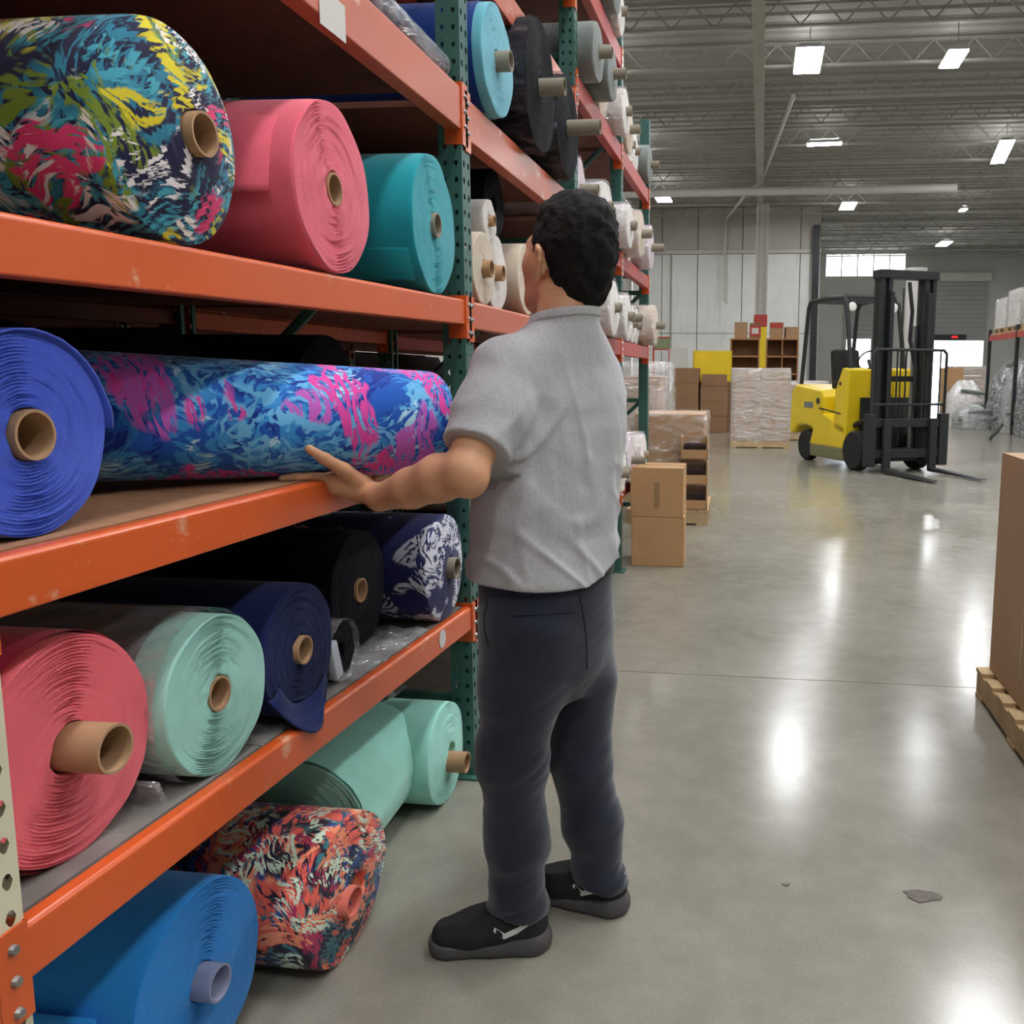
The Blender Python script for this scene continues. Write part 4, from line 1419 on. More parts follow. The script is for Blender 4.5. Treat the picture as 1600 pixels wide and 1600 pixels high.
# seat and steering
se = MB().box((-1.05, 0, 1.24), (0.50, 0.50, 0.14)).build('seat', M['rubber'], FL, bevel=0.04, segs=3)
MB().box((-1.30, 0, 1.52), (0.14, 0.48, 0.55), Matrix.Rotation(-0.15, 3, 'Y')).build('backrest', M['rubber'], FL, bevel=0.05, segs=3)
MB().tube([(-0.42, 0, 1.3), (-0.62, 0, 1.62)], 0.025, 10).build('steering_column', M['blackmetal'], FL)
ring = [(-0.62 + 0.17 * math.cos(a) * 0.5, 0.17 * math.sin(a), 1.62 + 0.17 * math.cos(a) * 0.8) for a in np.linspace(0, 2 * math.pi, 25)]
MB().tube(ring, 0.014, 8, cap=False).build('steering_wheel', M['rubber'], FL, smooth=True)
# overhead guard
GT = 2.55
for s in (-1, 1):
    MB().tube([(-0.34, s * 0.46, 1.45), (-0.55, s * 0.45, GT - 0.08), (-0.62, s * 0.45, GT)], 0.035, 8).build('guard_post', M['blackmetal'], FL)
    MB().tube([(-1.92, s * 0.46, 1.18), (-1.75, s * 0.45, GT - 0.1), (-1.68, s * 0.45, GT)], 0.035, 8).build('guard_post', M['blackmetal'], FL)
    MB().tube([(-0.62, s * 0.45, GT), (-1.15, s * 0.45, GT + 0.03), (-1.68, s * 0.45, GT)], 0.035, 8).build('guard_rail', M['blackmetal'], FL)
for k in range(6):
    xx = -0.62 - 1.06 * k / 5
    MB().span((xx - 0.025, -0.45, GT - 0.02), (xx + 0.025, 0.45, GT + 0.02)).build('guard_bar', M['blackmetal'], FL)
# head lamps and warning light on the guard
for s in (-1, 1):
    o = MB().rev([(-0.05, 0.05), (0.03, 0.07), (0.035, 0.06)], 16, 'x', (-0.56, s * 0.36, GT - 0.14)).build('head_lamp', M['glass_lens'], FL, smooth='auto')
MB().rev([(0, 0.05), (0.12, 0.045), (0.14, 0.02)], 16, 'z', (-0.50, 0.25, 2.22)).build('tail_lamp', M['redplastic'], FL, smooth='auto')
# mast
for s in (-1, 1):
    m = MB()
    m.span((0.20, s * 0.36 - 0.09, 0.12), (0.40, s * 0.36 - 0.03, 2.80))
    m.span((0.20, s * 0.36 + 0.03, 0.12), (0.40, s * 0.36 + 0.09, 2.80))
    m.span((0.26, s * 0.36 - 0.09, 0.12), (0.34, s * 0.36 + 0.09, 2.80))
    m.build('mast_channel', M['blackmetal'], FL, bevel=0.006)
    MB().span((0.41, s * 0.31 - 0.03, 0.16), (0.47, s * 0.31 + 0.03, 2.55)).build('inner_channel', M['blackmetal'], FL)
    MB().tube([(0.22, s * 0.23, 0.2), (0.22, s * 0.23, 2.1)], 0.035, 10).build('lift_cylinder', M['steel'], FL, smooth='auto')
    MB().tube([(0.44, s * 0.12, 0.4), (0.44, s * 0.12, 2.6)], 0.012, 6).build('lift_chain', M['blackmetal'], FL)
    MB().tube([(-0.35, s * 0.40, 0.62), (0.2, s * 0.38, 0.8)], 0.04, 10).build('tilt_cylinder', M['blackmetal'], FL)
MB().span((0.20, -0.48, 2.74), (0.42, 0.48, 2.86)).build('mast_crossbar', M['blackmetal'], FL, bevel=0.01)
MB().span((0.22, -0.36, 1.30), (0.28, 0.36, 1.38)).build('mast_crossbar', M['blackmetal'], FL)
MB().span((0.20, -0.40, 0.16), (0.40, 0.40, 0.34)).build('mast_crossbar', M['blackmetal'], FL)
MB().tube([(0.36, 0.02, 2.7), (0.34, 0.10, 2.3), (0.34, 0.08, 1.9), (0.42, 0.14, 1.5), (0.46, 0.12, 0.9)], 0.028, 8).build('hose', M['rubber'], FL, smooth=True)
# carriage, load backrest, forks
for z in (0.22, 0.66):
    MB().span((0.47, -0.62, z), (0.53, 0.62, z + 0.12)).build('carriage_bar', M['blackmetal'], FL, bevel=0.006)
for s in (-1, 1):
    MB().tube([(0.50, s * 0.60, 0.3), (0.50, s * 0.60, 1.70), (0.50, s * 0.55, 1.75)], 0.022, 8).build('backrest_post', M['blackmetal'], FL, smooth='auto')
    MB().span((0.45, s * 0.60 - 0.09, 0.10), (0.55, s * 0.60 + 0.06, 0.85)).build('carriage_side', M['blackmetal'], FL, bevel=0.01)
MB().tube([(0.50, -0.56, 1.75), (0.50, 0.56, 1.75)], 0.022, 8).build('backrest_top_bar', M['blackmetal'], FL, smooth='auto')
MB().tube([(0.50, -0.58, 0.98), (0.50, 0.58, 0.98)], 0.018, 8).build('backrest_mid_bar', M['blackmetal'], FL, smooth='auto')
for k in range(8):
    yy = -0.5 + k * 1.0 / 7
    MB().tube([(0.50, yy, 0.7), (0.50, yy, 1.75)], 0.014, 6).build('backrest_bar', M['blackmetal'], FL)
for s in (-1, 1):
    MB().prism([(0.54, 0.78), (0.59, 0.78), (0.60, 0.075), (1.35, 0.05), (1.72, 0.035), (1.72, 0.025), (0.56, 0.02), (0.54, 0.05)], s * 0.38 - 0.06, s * 0.38 + 0.06).build('fork', M['blackmetal'], FL, bevel=0.006)

# ================================================================== THE MAN
class Field:
    """signed distance field on a grid; shapes blend smoothly; skinned with surface nets"""

    def __init__(self, lo, hi, h):
        self.lo = np.array(lo, float); self.h = h
        self.n = np.ceil((np.array(hi, float) - self.lo) / h).astype(int) + 1
        self.d = np.full(self.n, 9.0, np.float32)

    def axes(self, sl=None):
        ax = [self.lo[i] + self.h * np.arange(self.n[i]) for i in range(3)]
        if sl is not None:
            ax = [ax[i][sl[i]] for i in range(3)]
        return np.meshgrid(*ax, indexing='ij', sparse=True)

    def window(self, lo, hi):
        a = np.clip(np.floor((np.array(lo) - self.lo) / self.h).astype(int), 0, self.n)
        b = np.clip(np.ceil((np.array(hi) - self.lo) / self.h).astype(int) + 1, 0, self.n)
        return tuple(slice(int(p), int(q)) for p, q in zip(a, b))

    def blend(self, sl, e, k):
        d = self.d[sl]
        if k > 0:
            hh = np.maximum(k - np.abs(d - e), 0) / k
            self.d[sl] = np.minimum(d, e) - hh * hh * k * 0.25
        else:
            self.d[sl] = np.minimum(d, e)

    def cone(self, a, b, ra, rb, k=0.02):
        a = np.array(a, float); b = np.array(b, float)
        m = max(ra, rb) + k + 2 * self.h
        sl = self.window(np.minimum(a, b) - m, np.maximum(a, b) + m)
        X, Y, Z = self.axes(sl)
        ab = b - a; L = float(ab @ ab) + 1e-12
        t = np.clip(((X - a[0]) * ab[0] + (Y - a[1]) * ab[1] + (Z - a[2]) * ab[2]) / L, 0, 1)
        e = np.sqrt((X - a[0] - ab[0] * t) ** 2 + (Y - a[1] - ab[1] * t) ** 2 + (Z - a[2] - ab[2] * t) ** 2) - (ra + (rb - ra) * t)
        self.blend(sl, e, k)

    def chain(self, pts, rs, k=0.02):
        for i in range(len(pts) - 1):
            self.cone(pts[i], pts[i + 1], rs[i], rs[i + 1], k)

    def ell(self, c, r, B=None, k=0.02):
        c = np.array(c, float); r = np.array(r, float)
        B = np.eye(3) if B is None else B      # rows = local axes in world
        m = max(r) + k + 2 * self.h
        sl = self.window(c - m, c + m)
        X, Y, Z = self.axes(sl)
        X = X - c[0]; Y = Y - c[1]; Z = Z - c[2]
        q = 0
        for i in range(3):
            q = q + ((X * B[i][0] + Y * B[i][1] + Z * B[i][2]) / r[i]) ** 2
        q = np.sqrt(q)
        e = (q - 1) * min(r) if True else q
        self.blend(sl, e, k)

    def loft(self, st, k=0.02):
        """stations (z, cx, cy, half width, half depth, angle of the width axis)"""
        st = sorted(st)
        zz = [s[0] for s in st]
        X, Y, Z = self.axes()
        z = Z
        ip = lambda i: np.interp(z, zz, [s[i] for s in st])
        cx, cy, a, b, an = ip(1), ip(2), ip(3), ip(4), ip(5)
        ca, sa = np.cos(an), np.sin(an)
        u = (X - cx) * ca + (Y - cy) * sa
        v = -(X - cx) * sa + (Y - cy) * ca
        p = 2.3
        q = (np.abs(u / a) ** p + np.abs(v / b) ** p) ** (1 / p)
        e = (q - 1) * np.minimum(a, b)
        e = np.maximum(e, np.maximum(zz[0] - z, z - zz[-1]))
        self.blend((slice(None),) * 3, e.astype(np.float32), k)

    def clip(self, n, p):
        """keep the side n.(x-p) < 0"""
        n = np.array(n, float); n = n / np.linalg.norm(n)
        X, Y, Z = self.axes()
        self.d = np.maximum(self.d, (X - p[0]) * n[0] + (Y - p[1]) * n[1] + (Z - p[2]) * n[2]).astype(np.float32)

    def mesh(self, name):
        d, h, lo = self.d, self.h, self.lo
        ins = d < 0
        cs = np.zeros([s - 1 for s in d.shape], np.int8)
        for i in (0, 1):
            for j in (0, 1):
                for k in (0, 1):
                    cs += ins[i:i + cs.shape[0], j:j + cs.shape[1], k:k + cs.shape[2]]
        act = np.argwhere((cs > 0) & (cs < 8))
        idx = np.full(cs.shape, -1, np.int64)
        idx[tuple(act.T)] = np.arange(len(act))
        pos = np.zeros((len(act), 3)); cnt = np.zeros(len(act))
        corners = [(i, j, k) for i in (0, 1) for j in (0, 1) for k in (0, 1)]
        val = {c: d[act[:, 0] + c[0], act[:, 1] + c[1], act[:, 2] + c[2]] for c in corners}
        for c in corners:
            for ax in range(3):
                if c[ax] == 0:
                    c2 = list(c); c2[ax] = 1; c2 = tuple(c2)
                    a, b = val[c], val[c2]
                    mk = (a < 0) != (b < 0)
                    t = np.where(mk, a / np.where(mk, a - b, 1), 0)
                    p = np.array(c, float)[None, :].repeat(len(act), 0)
                    p[:, ax] += t
                    pos += p * mk[:, None]; cnt += mk
        V = lo + h * (act + pos / cnt[:, None])
        quads = []
        for ax in range(3):
            o = [1 if i != ax else 0 for i in range(3)]
            s0 = tuple(slice(o[i], d.shape[i] - 1) for i in range(3))
            s1 = tuple(slice(o[i] + (1 if i == ax else 0), d.shape[i] - 1 + (1 if i == ax else 0)) for i in range(3))
            e = np.argwhere(ins[s0] != ins[s1])
            if len(e) == 0:
                continue
            e = e + np.array(o)
            b, c = [i for i in range(3) if i != ax]
            def cell(db, dc):
                q = e.copy(); q[:, b] -= db; q[:, c] -= dc
                return idx[q[:, 0], q[:, 1], q[:, 2]]
            Q = np.stack([cell(1, 1), cell(0, 1), cell(0, 0), cell(1, 0)], 1)
            flip = ins[e[:, 0], e[:, 1], e[:, 2]]
            if ax == 1:
                flip = ~flip
            Q[~flip] = Q[~flip][:, ::-1]
            quads.append(Q)
        Q = np.concatenate(quads)
        Q = Q[(Q >= 0).all(1)]
        me = bpy.data.meshes.new(name)
        me.vertices.add(len(V)); me.vertices.foreach_set('co', V.astype(np.float32).ravel())
        me.loops.add(Q.size); me.loops.foreach_set('vertex_index', Q.astype(np.int32).ravel())
        me.polygons.add(len(Q)); me.polygons.foreach_set('loop_start', np.arange(0, Q.size, 4, dtype=np.int32))
        me.update(calc_edges=True)
        me.validate()
        return me


def vnoise(x, y, z, seed=0):
    """smooth value noise in about -1..1"""
    g = np.random.RandomState(seed)
    tab = g.uniform(-1, 1, (32, 32, 32)).astype(np.float32)
    x, y, z = np.broadcast_arrays(np.asarray(x, np.float32), np.asarray(y, np.float32), np.asarray(z, np.float32))
    xi, yi, zi = np.floor(x).astype(int), np.floor(y).astype(int), np.floor(z).astype(int)
    fx, fy, fz = x - xi, y - yi, z - zi
    fx, fy, fz = [f * f * (3 - 2 * f) for f in (fx, fy, fz)]
    r = 0
    for i in (0, 1):
        for j in (0, 1):
            for k in (0, 1):
                wgt = (fx if i else 1 - fx) * (fy if j else 1 - fy) * (fz if k else 1 - fz)
                r = r + wgt * tab[(xi + i) & 31, (yi + j) & 31, (zi + k) & 31]
    return r


def unit(v):
    v = np.array(v, float)
    return v / np.linalg.norm(v)


M['skin'] = mat('skin', C(206, 154, 118), rough=0.5, var=0.07, vscale=22, bump=0.08, bscale=240, bdist=0.001, spec=0.35, sub=0.08,
                wear=(C(202, 140, 110), 9.0, 0.58, 0.85))
M['hair'] = mat('black_hair', C(18, 16, 15), rough=0.7, var=0.35, vscale=60, bump=0.9, bscale=260, bdist=0.004, spec=0.2)
w = NT('grey_heather_jersey')
n1 = w.noise(None, 220, 3, 0.7)
n2 = w.noise(w.mapping(scale=(1, 1, 0.5)), 9, 3)
c = w.mix(w.rng(n1.outputs['Fac'], 0.35, 0.65), C(160, 160, 162), C(178, 178, 180))
w.link(c, w.p.inputs['Base Color'])
w.p.inputs['Roughness'].default_value = 0.95
w.p.inputs['Specular IOR Level'].default_value = 0.1
w.p.inputs['Sheen Weight'].default_value = 0.2
b1 = w.bump(n1.outputs['Fac'], 0.12, 0.002)
n3 = w.noise(w.mapping(scale=(2.2, 2.2, 0.8), rot=(0.5, 0.3, 0.2)), 6.0, 2, 0.5, 0.8)
w.link(w.bump(n3.outputs['Fac'], 0.25, 0.02, b1), w.p.inputs['Normal'])
M['shirt'] = w.m
w = NT('navy_twill')
n1 = w.noise(w.mapping(scale=(1, 1, 2.5)), 300, 2)
n2 = w.noise(None, 5, 3)
c = w.mix(w.rng(n2.outputs['Fac'], 0.3, 0.7), C(32, 36, 48), C(41, 45, 58))
w.link(c, w.p.inputs['Base Color'])
w.p.inputs['Roughness'].default_value = 0.9
w.p.inputs['Specular IOR Level'].default_value = 0.15
w.p.inputs['Sheen Weight'].default_value = 0.3
w.link(w.bump(n1.outputs['Fac'], 0.15, 0.002), w.p.inputs['Normal'])
M['trousers'] = w.m
M['leather'] = mat('black_leather', C(30, 27, 26), rough=0.45, var=0.1)
M['shoe'] = mat('black_knit_shoe', C(34, 33, 36), rough=0.9, var=0.15, vscale=30, bump=0.4, bscale=300, bdist=0.002)
M['sole'] = mat('dark_grey_sole', C(78, 76, 76), rough=0.75, var=0.08, vscale=20)
M['white_mark'] = mat('white_shoe_mark', C(214, 214, 214), rough=0.5)

MAN = thing('person', 'man in grey t-shirt, navy trousers and black shoes handling a print roll', 'person', (-0.47, 2.03, 0))
INV = Vector((0.47, -2.03, 0))


def dress(name, F, m, parent=MAN):
    me = F.mesh(name)
    me.transform(Matrix.Translation(INV))
    o = link_mesh(name, me, m, parent, smooth=True, fix=False)
    return o


# joints, all in metres
SHL = np.array([-0.572, 1.955, 1.402]); SHR = np.array([-0.430, 2.200, 1.402])
ELL = at(727, 738, 1.79); WRL = at(594, 777, 1.905)
NECK = np.array([-0.462, 2.055, 1.505])
s_ax = unit([0.60, 0.80, 0]); SAN = math.atan2(0.80, 0.60)        # his left -> right
PAN = math.atan2(0.90, 0.43)
fch = np.array([-0.80, 0.60, 0.0])
# head frame
fh = unit([-0.82, 0.57, 0.15]); lh = unit(np.cross([0, 0, 1], fh)); uh = np.cross(fh, lh)
HB = np.array([fh, lh, uh])
HS = 1.07
HC = at(888, 403, 2.08)
hp = lambda f, l, u: HC + (fh * f + lh * l + uh * u) * HS
hr3 = lambda *r: tuple(q * HS for q in r)

F = Field((-1.12, 1.70, 0.02), (-0.18, 2.46, 1.81), 0.0045)
# head
F.ell(hp(-0.008, 0, 0.028), hr3(0.096, 0.076, 0.096), HB, 0.0)
F.ell(hp(0.043, 0, -0.038), hr3(0.068, 0.062, 0.088), HB, 0.03)
F.ell(hp(0.070, 0, -0.100), hr3(0.026, 0.030, 0.022), HB, 0.03)
F.cone(hp(0.010, 0.052, -0.075), hp(0.072, 0.018, -0.104), 0.018, 0.018, 0.03)
F.cone(hp(0.010, -0.052, -0.075), hp(0.072, -0.018, -0.104), 0.018, 0.018, 0.03)
F.cone(hp(0.094, 0, 0.005), hp(0.112, 0, -0.035), 0.009, 0.013, 0.015)          # nose
F.cone(hp(0.082, 0.035, 0.020), hp(0.088, -0.035, 0.020), 0.012, 0.012, 0.02)   # brow
F.ell(hp(0.090, 0, -0.066), hr3(0.012, 0.024, 0.008), HB, 0.012)                # lips
F.ell(hp(0.090, 0, -0.077), hr3(0.011, 0.021, 0.007), HB, 0.008)
for s in (-1, 1):
    F.ell(hp(0.055, 0.050 * s, -0.022), hr3(0.028, 0.019, 0.026), HB, 0.02)     # cheekbone
    earB = np.array([unit(fh * 0.85 + lh * s * 0.5), unit(lh * s * 0.85 - fh * 0.5), uh])
    F.ell(hp(0.004, 0.080 * s, -0.020), hr3(0.020, 0.007, 0.032), earB, 0.008)
    F.chain([hp(0.012, 0.080 * s, 0.010), hp(0.000, 0.089 * s, 0.014), hp(-0.012, 0.094 * s, 0.006), hp(-0.014, 0.094 * s, -0.014), hp(-0.006, 0.088 * s, -0.038), hp(0.008, 0.080 * s, -0.054)],
            [0.006, 0.0065, 0.0068, 0.0065, 0.006, 0.008], 0.004)               # ear rim and lobe
    F.cone(hp(0.016, 0.078 * s, -0.018), hp(0.016, 0.078 * s, -0.030), 0.006, 0.006, 0.006)
# neck and trunk
F.chain([NECK + np.array([0.0, 0.0, -0.05]), NECK + np.array([0.005, 0.0, 0.02]), hp(-0.03, 0, -0.06)], [0.066, 0.058, 0.056], 0.03)
F.cone(NECK + np.array([0, 0, -0.04]), SHL + np.array([0.03, 0.04, 0.0]), 0.045, 0.045, 0.03)
F.cone(NECK + np.array([0, 0, -0.04]), SHR + np.array([-0.03, -0.04, 0.0]), 0.045, 0.045, 0.03)
F.loft([(0.86, -0.515, 2.045, 0.140, 0.105, PAN), (1.0, -0.515, 2.05, 0.140, 0.100, 1.05), (1.15, -0.50, 2.06, 0.150, 0.100, 0.98), (1.3, -0.495, 2.075, 0.165, 0.105, SAN),
        (1.40, -0.485, 2.085, 0.140, 0.075, SAN), (1.45, -0.475, 2.075, 0.07, 0.05, SAN)], 0.03)
# left arm
F.chain([SHL, SHL * 0.45 + ELL * 0.55 + np.array([0.0, 0, 0]), ELL], [0.054, 0.051, 0.046], 0.006)
F.ell(ELL + np.array([0.012, -0.004, -0.018]), (0.032, 0.030, 0.034), None, 0.025)
fa_ = WRL - ELL
F.chain([ELL, ELL + fa_ * 0.28 + np.array([0, 0, 0.004]), ELL + fa_ * 0.62, WRL], [0.046, 0.051, 0.044, 0.030], 0.014)


def hand(F, wr, pts):
    """palm plus five separate fingers; pts: dict of joints"""
    F.chain([wr, pts['heel']], [0.029, 0.027], 0.015)
    for kn, rr in zip(pts['knuckles'], (0.0155, 0.0165, 0.0155, 0.014)):
        F.cone(pts['heel'], kn, 0.026, rr, 0.012)
    for i, ch in enumerate(pts['fingers']):
        r0 = (0.0100, 0.0102, 0.0098, 0.0086)[i]
        F.chain([pts['knuckles'][i]] + ch, [r0 * 1.15, r0, r0 * 0.95, r0 * 0.82][:len(ch) + 1], 0.004)
    F.chain(pts['thumb'], [0.021, 0.016, 0.0125, 0.0095], 0.008)


# roll frame: axis point E_, direction pd; the hand lies on the roll's near, lower side
nr = np.array([pd[1], -pd[0], 0.0])       # outward, towards the aisle and camera
if nr[1] > 0:
    nr = -nr


def rp(t, phi, dr):
    """point on the print roll: t metres back from its end, angle below the horizontal, height above cloth"""
    return E_ - pd * t + (nr * math.cos(phi) + np.array([0, 0, -1.0]) * math.sin(phi)) * (0.128 + dr)


heel = rp(0.212, 1.18, 0.040)
kn = [rp(0.288, 1.02, 0.020), rp(0.280, 1.16, 0.024), rp(0.265, 1.28, 0.027), rp(0.248, 1.38, 0.030)]
fg = [[rp(0.328, 1.04, 0.012), rp(0.360, 1.10, 0.010), rp(0.388, 1.15, 0.010)],
      [rp(0.306, 1.25, 0.017), rp(0.326, 1.30, 0.013), rp(0.342, 1.33, 0.011)],
      [rp(0.286, 1.36, 0.021), rp(0.302, 1.42, 0.015), rp(0.315, 1.45, 0.012)],
      [rp(0.262, 1.45, 0.024), rp(0.274, 1.50, 0.018), rp(0.284, 1.53, 0.014)]]
th = [rp(0.232, 0.98, 0.034), rp(0.272, 0.76, 0.025), rp(0.318, 0.58, 0.016), rp(0.354, 0.42, 0.011)]
F.cone(rp(0.228, 1.10, 0.034), rp(0.272, 1.12, 0.026), 0.031, 0.027, 0.012)
hand(F, WRL, dict(heel=heel, knuckles=kn, fingers=fg, thumb=th))
# right arm, reaching round to the far side of the roll's end
ELR = np.array([-0.555, 2.355, 1.205]); WRR = np.array([-0.725, 2.300, 1.155])
F.chain([SHR, (SHR + ELR) / 2, ELR], [0.060, 0.055, 0.047], 0.02)
F.chain([ELR, ELR * 0.7 + WRR * 0.3, WRR], [0.047, 0.050, 0.030], 0.02)
nf = -nr
def rq(t, phi, dr):
    return E_ - pd * t + (nf * math.cos(phi) + np.array([0, 0, -1.0]) * math.sin(phi)) * (0.128 + dr)
hr = rq(0.07, 0.85, 0.030)
knr = [rq(0.125, 0.65, 0.016), rq(0.125, 0.85, 0.016), rq(0.115, 1.03, 0.016), rq(0.105, 1.2, 0.016)]
fgr = [[rq(0.165, 0.7, 0.011), rq(0.19, 0.8, 0.010), rq(0.21, 0.88, 0.009)], [rq(0.16, 1.0, 0.011), rq(0.18, 1.12, 0.010), rq(0.195, 1.2, 0.009)],
       [rq(0.145, 1.2, 0.011), rq(0.16, 1.32, 0.010), rq(0.17, 1.4, 0.009)], [rq(0.125, 1.35, 0.011), rq(0.135, 1.45, 0.010), rq(0.14, 1.52, 0.009)]]
hand(F, WRR, dict(heel=hr, knuckles=knr, fingers=fgr, thumb=[rq(0.075, 0.6, 0.026), rq(0.10, 0.32, 0.02), rq(0.125, 0.12, 0.014), rq(0.14, 0.0, 0.010)]))
# legs inside the trousers
HPL = np.array([-0.525, 1.965, 0.86]); HPR = np.array([-0.470, 2.135, 0.86])
KNL = at(800, 1190, 1.955); ANL = at(808, 1425, 1.965)
KNR = at(908, 1185, 2.125); ANR = at(938, 1378, 2.135)
F.chain([HPL, KNL, ANL], [0.080, 0.055, 0.036], 0.03)
F.chain([HPR, KNR, ANR], [0.080, 0.055, 0.036], 0.03)
F.chain([ANL, ANL + np.array([-0.02, -0.005, -0.045])], [0.034, 0.032], 0.02)
F.chain([ANR, ANR + np.array([-0.02, 0.005, -0.035])], [0.034, 0.030], 0.02)
dress('body', F, M['skin'])
for s in (-1, 1):
    p = hp(0.076, 0.031 * s, 0.002)
    o = MB().rev([(-0.011, 0.001), (-0.008, 0.008), (0, 0.0112), (0.008, 0.008), (0.011, 0.001)], 14, 'x').build('eye', M['white_mark'], MAN, smooth=True)
    o.location = Vector(p) + INV

# hair: short crop, clipped along a hairline that drops at the nape
F = Field(HC - 0.18, HC + 0.18, 0.004)
F.ell(hp(-0.016, 0, 0.031), hr3(0.103, 0.084, 0.104), HB, 0.0)
F.ell(hp(-0.056, 0, -0.030), hr3(0.054, 0.064, 0.080), HB, 0.03)
F.ell(hp(-0.01, -0.01, 0.085), hr3(0.078, 0.062, 0.050), HB, 0.03)
X, Y, Z = F.axes()
x, y, z = X - HC[0], Y - HC[1], Z - HC[2]
lf = (x * fh[0] + y * fh[1] + z * fh[2]) / HS
ll = (x * lh[0] + y * lh[1] + z * lh[2]) / HS
lu = (x * uh[0] + y * uh[1] + z * uh[2]) / HS
line = np.interp(lf, [-0.12, -0.060, -0.032, -0.018, -0.004, 0.014, 0.034, 0.046, 0.072, 0.12], [-0.112, -0.104, -0.074, -0.034, 0.020, 0.018, 0.000, 0.014, 0.060, 0.074])
nz = 0.0045 * vnoise(x * 55, y * 55, z * 40, 3) + 0.0018 * vnoise(x * 150, y * 150, z * 150, 4)
F.d = (np.maximum(F.d, (line - lu) * 0.8) + nz).astype(np.float32)
dress('hair', F, M['hair'])

# t-shirt
F = Field((-0.86, 1.62, 0.84), (-0.16, 2.50, 1.60), 0.005)
F.loft([(0.86, -0.512, 2.055, 0.184, 0.168, 1.10), (0.93, -0.512, 2.055, 0.186, 0.165, 1.07), (1.02, -0.508, 2.058, 0.184, 0.148, 1.02), (1.15, -0.500, 2.065, 0.188, 0.142, 0.97),
        (1.27, -0.492, 2.078, 0.192, 0.140, SAN), (1.35, -0.487, 2.085, 0.186, 0.130, SAN), (1.41, -0.482, 2.083, 0.164, 0.114, SAN), (1.45, -0.474, 2.073, 0.138, 0.100, SAN), (1.485, -0.466, 2.066, 0.106, 0.088, SAN), (1.515, -0.459, 2.061, 0.080, 0.076, SAN), (1.56, -0.450, 2.058, 0.068, 0.068, SAN)], 0.0)
SLV = SHL * 0.22 + ELL * 0.78
F.chain([SHL + np.array([0.055, 0.06, 0.02]), SHL, SHL * 0.6 + ELL * 0.4, SLV + (ELL - SHL) * 0.12], [0.070, 0.069, 0.069, 0.070], 0.04)
SRV = SHR * 0.3 + ELR * 0.7
F.chain([SHR + np.array([-0.05, -0.05, 0.02]), SHR, SRV + (ELR - SHR) * 0.1], [0.066, 0.064, 0.066], 0.04)
X, Y, Z = F.axes()
# folds: long drapes down the back, creases fanning from the armpit, bunching above the hem
u = (X + 0.49) * 0.6 + (Y - 2.06) * 0.8
v = -(X + 0.49) * 0.8 + (Y - 2.06) * 0.6


def crease(a, b, c, seed, sharp=1.6):
    """thin raised folds that run where the noise crosses zero"""
    n = vnoise(a, b, c, seed)
    return 0.35 * n - np.exp(-(n / 0.17) ** 2)


low = np.interp(Z, [0.93, 1.0, 1.15, 1.3, 1.42], [1.0, 1.0, 0.6, 0.25, 0.0])
mid = np.interp(Z, [0.9, 1.05, 1.25, 1.38, 1.46], [0.5, 1.0, 1.0, 0.6, 0.0])
fold = 0.0058 * low * crease(11 * u + 12 * Z, 4 * v, 5 * Z - 5 * u, 5)
fold = fold + 0.0046 * mid * crease(13 * u + 3 * Z, 4 * v, 3.0 * Z, 6)
ap = np.array([-0.545, 1.925, 1.30])
rd = np.sqrt((X - ap[0]) ** 2 + (Y - ap[1]) ** 2 + (Z - ap[2]) ** 2)
fold = fold + 0.0065 * np.exp(-((rd - 0.07) / 0.09) ** 2) * crease(14 * u - 12 * Z, 5 * v, 4 * u + 5 * Z, 7)
fold = fold + 0.0006 * vnoise(40 * X, 40 * Y, 40 * Z, 8)
F.d = (F.d + fold).astype(np.float32)
# hem (higher behind his right hip), sleeve cuffs, neck opening
hem = 0.916 + 0.48 * np.clip(u + 0.01, 0.0, 0.16) ** 1.15 + 0.004 * np.sin(19 * u)
F.d = np.maximum(F.d, hem - Z).astype(np.float32)
dl = unit(ELL - SHL); dr_ = unit(ELR - SHR)
far_l = ((X - SLV[0]) * dl[0] + (Y - SLV[1]) * dl[1] + (Z - SLV[2]) * dl[2])
zone = (u < -0.08) & (Z < 1.36)
near_arm = np.sqrt((X - SLV[0]) ** 2 + (Y - SLV[1]) ** 2 + (Z - SLV[2]) ** 2) < 0.12
F.d = np.where(near_arm, np.maximum(F.d, np.where(far_l > -0.02, far_l, -9)), F.d).astype(np.float32)
far_r = ((X - SRV[0]) * dr_[0] + (Y - SRV[1]) * dr_[1] + (Z - SRV[2]) * dr_[2])
near_r = np.sqrt((X - SRV[0]) ** 2 + (Y - SRV[1]) ** 2 + (Z - SRV[2]) ** 2) < 0.12
F.d = np.where(near_r, np.maximum(F.d, np.where(far_r > -0.02, far_r, -9)), F.d).astype(np.float32)
F.clip(np.array([-0.14, 0.06, 1.0]), NECK + np.array([0.01, 0.0, 0.030]))
shirt = dress('t_shirt', F, M['shirt'])
# ribbed collar
F = Field(NECK - np.array([0.16, 0.16, 0.09]), NECK + np.array([0.16, 0.16, 0.10]), 0.004)
F.loft([(NECK[2] - 0.02, -0.466, 2.066, 0.109, 0.091, SAN), (NECK[2] + 0.01, -0.459, 2.061, 0.083, 0.079, SAN), (NECK[2] + 0.055, -0.450, 2.058, 0.071, 0.071, SAN)], 0.0)
F.clip(np.array([-0.14, 0.06, 1.0]), NECK + np.array([0.01, 0.0, 0.036]))
F.clip(-np.array([-0.14, 0.06, 1.0]), NECK + np.array([0.01, 0.0, 0.014]))
dress('collar', F, M['shirt'], MAN)

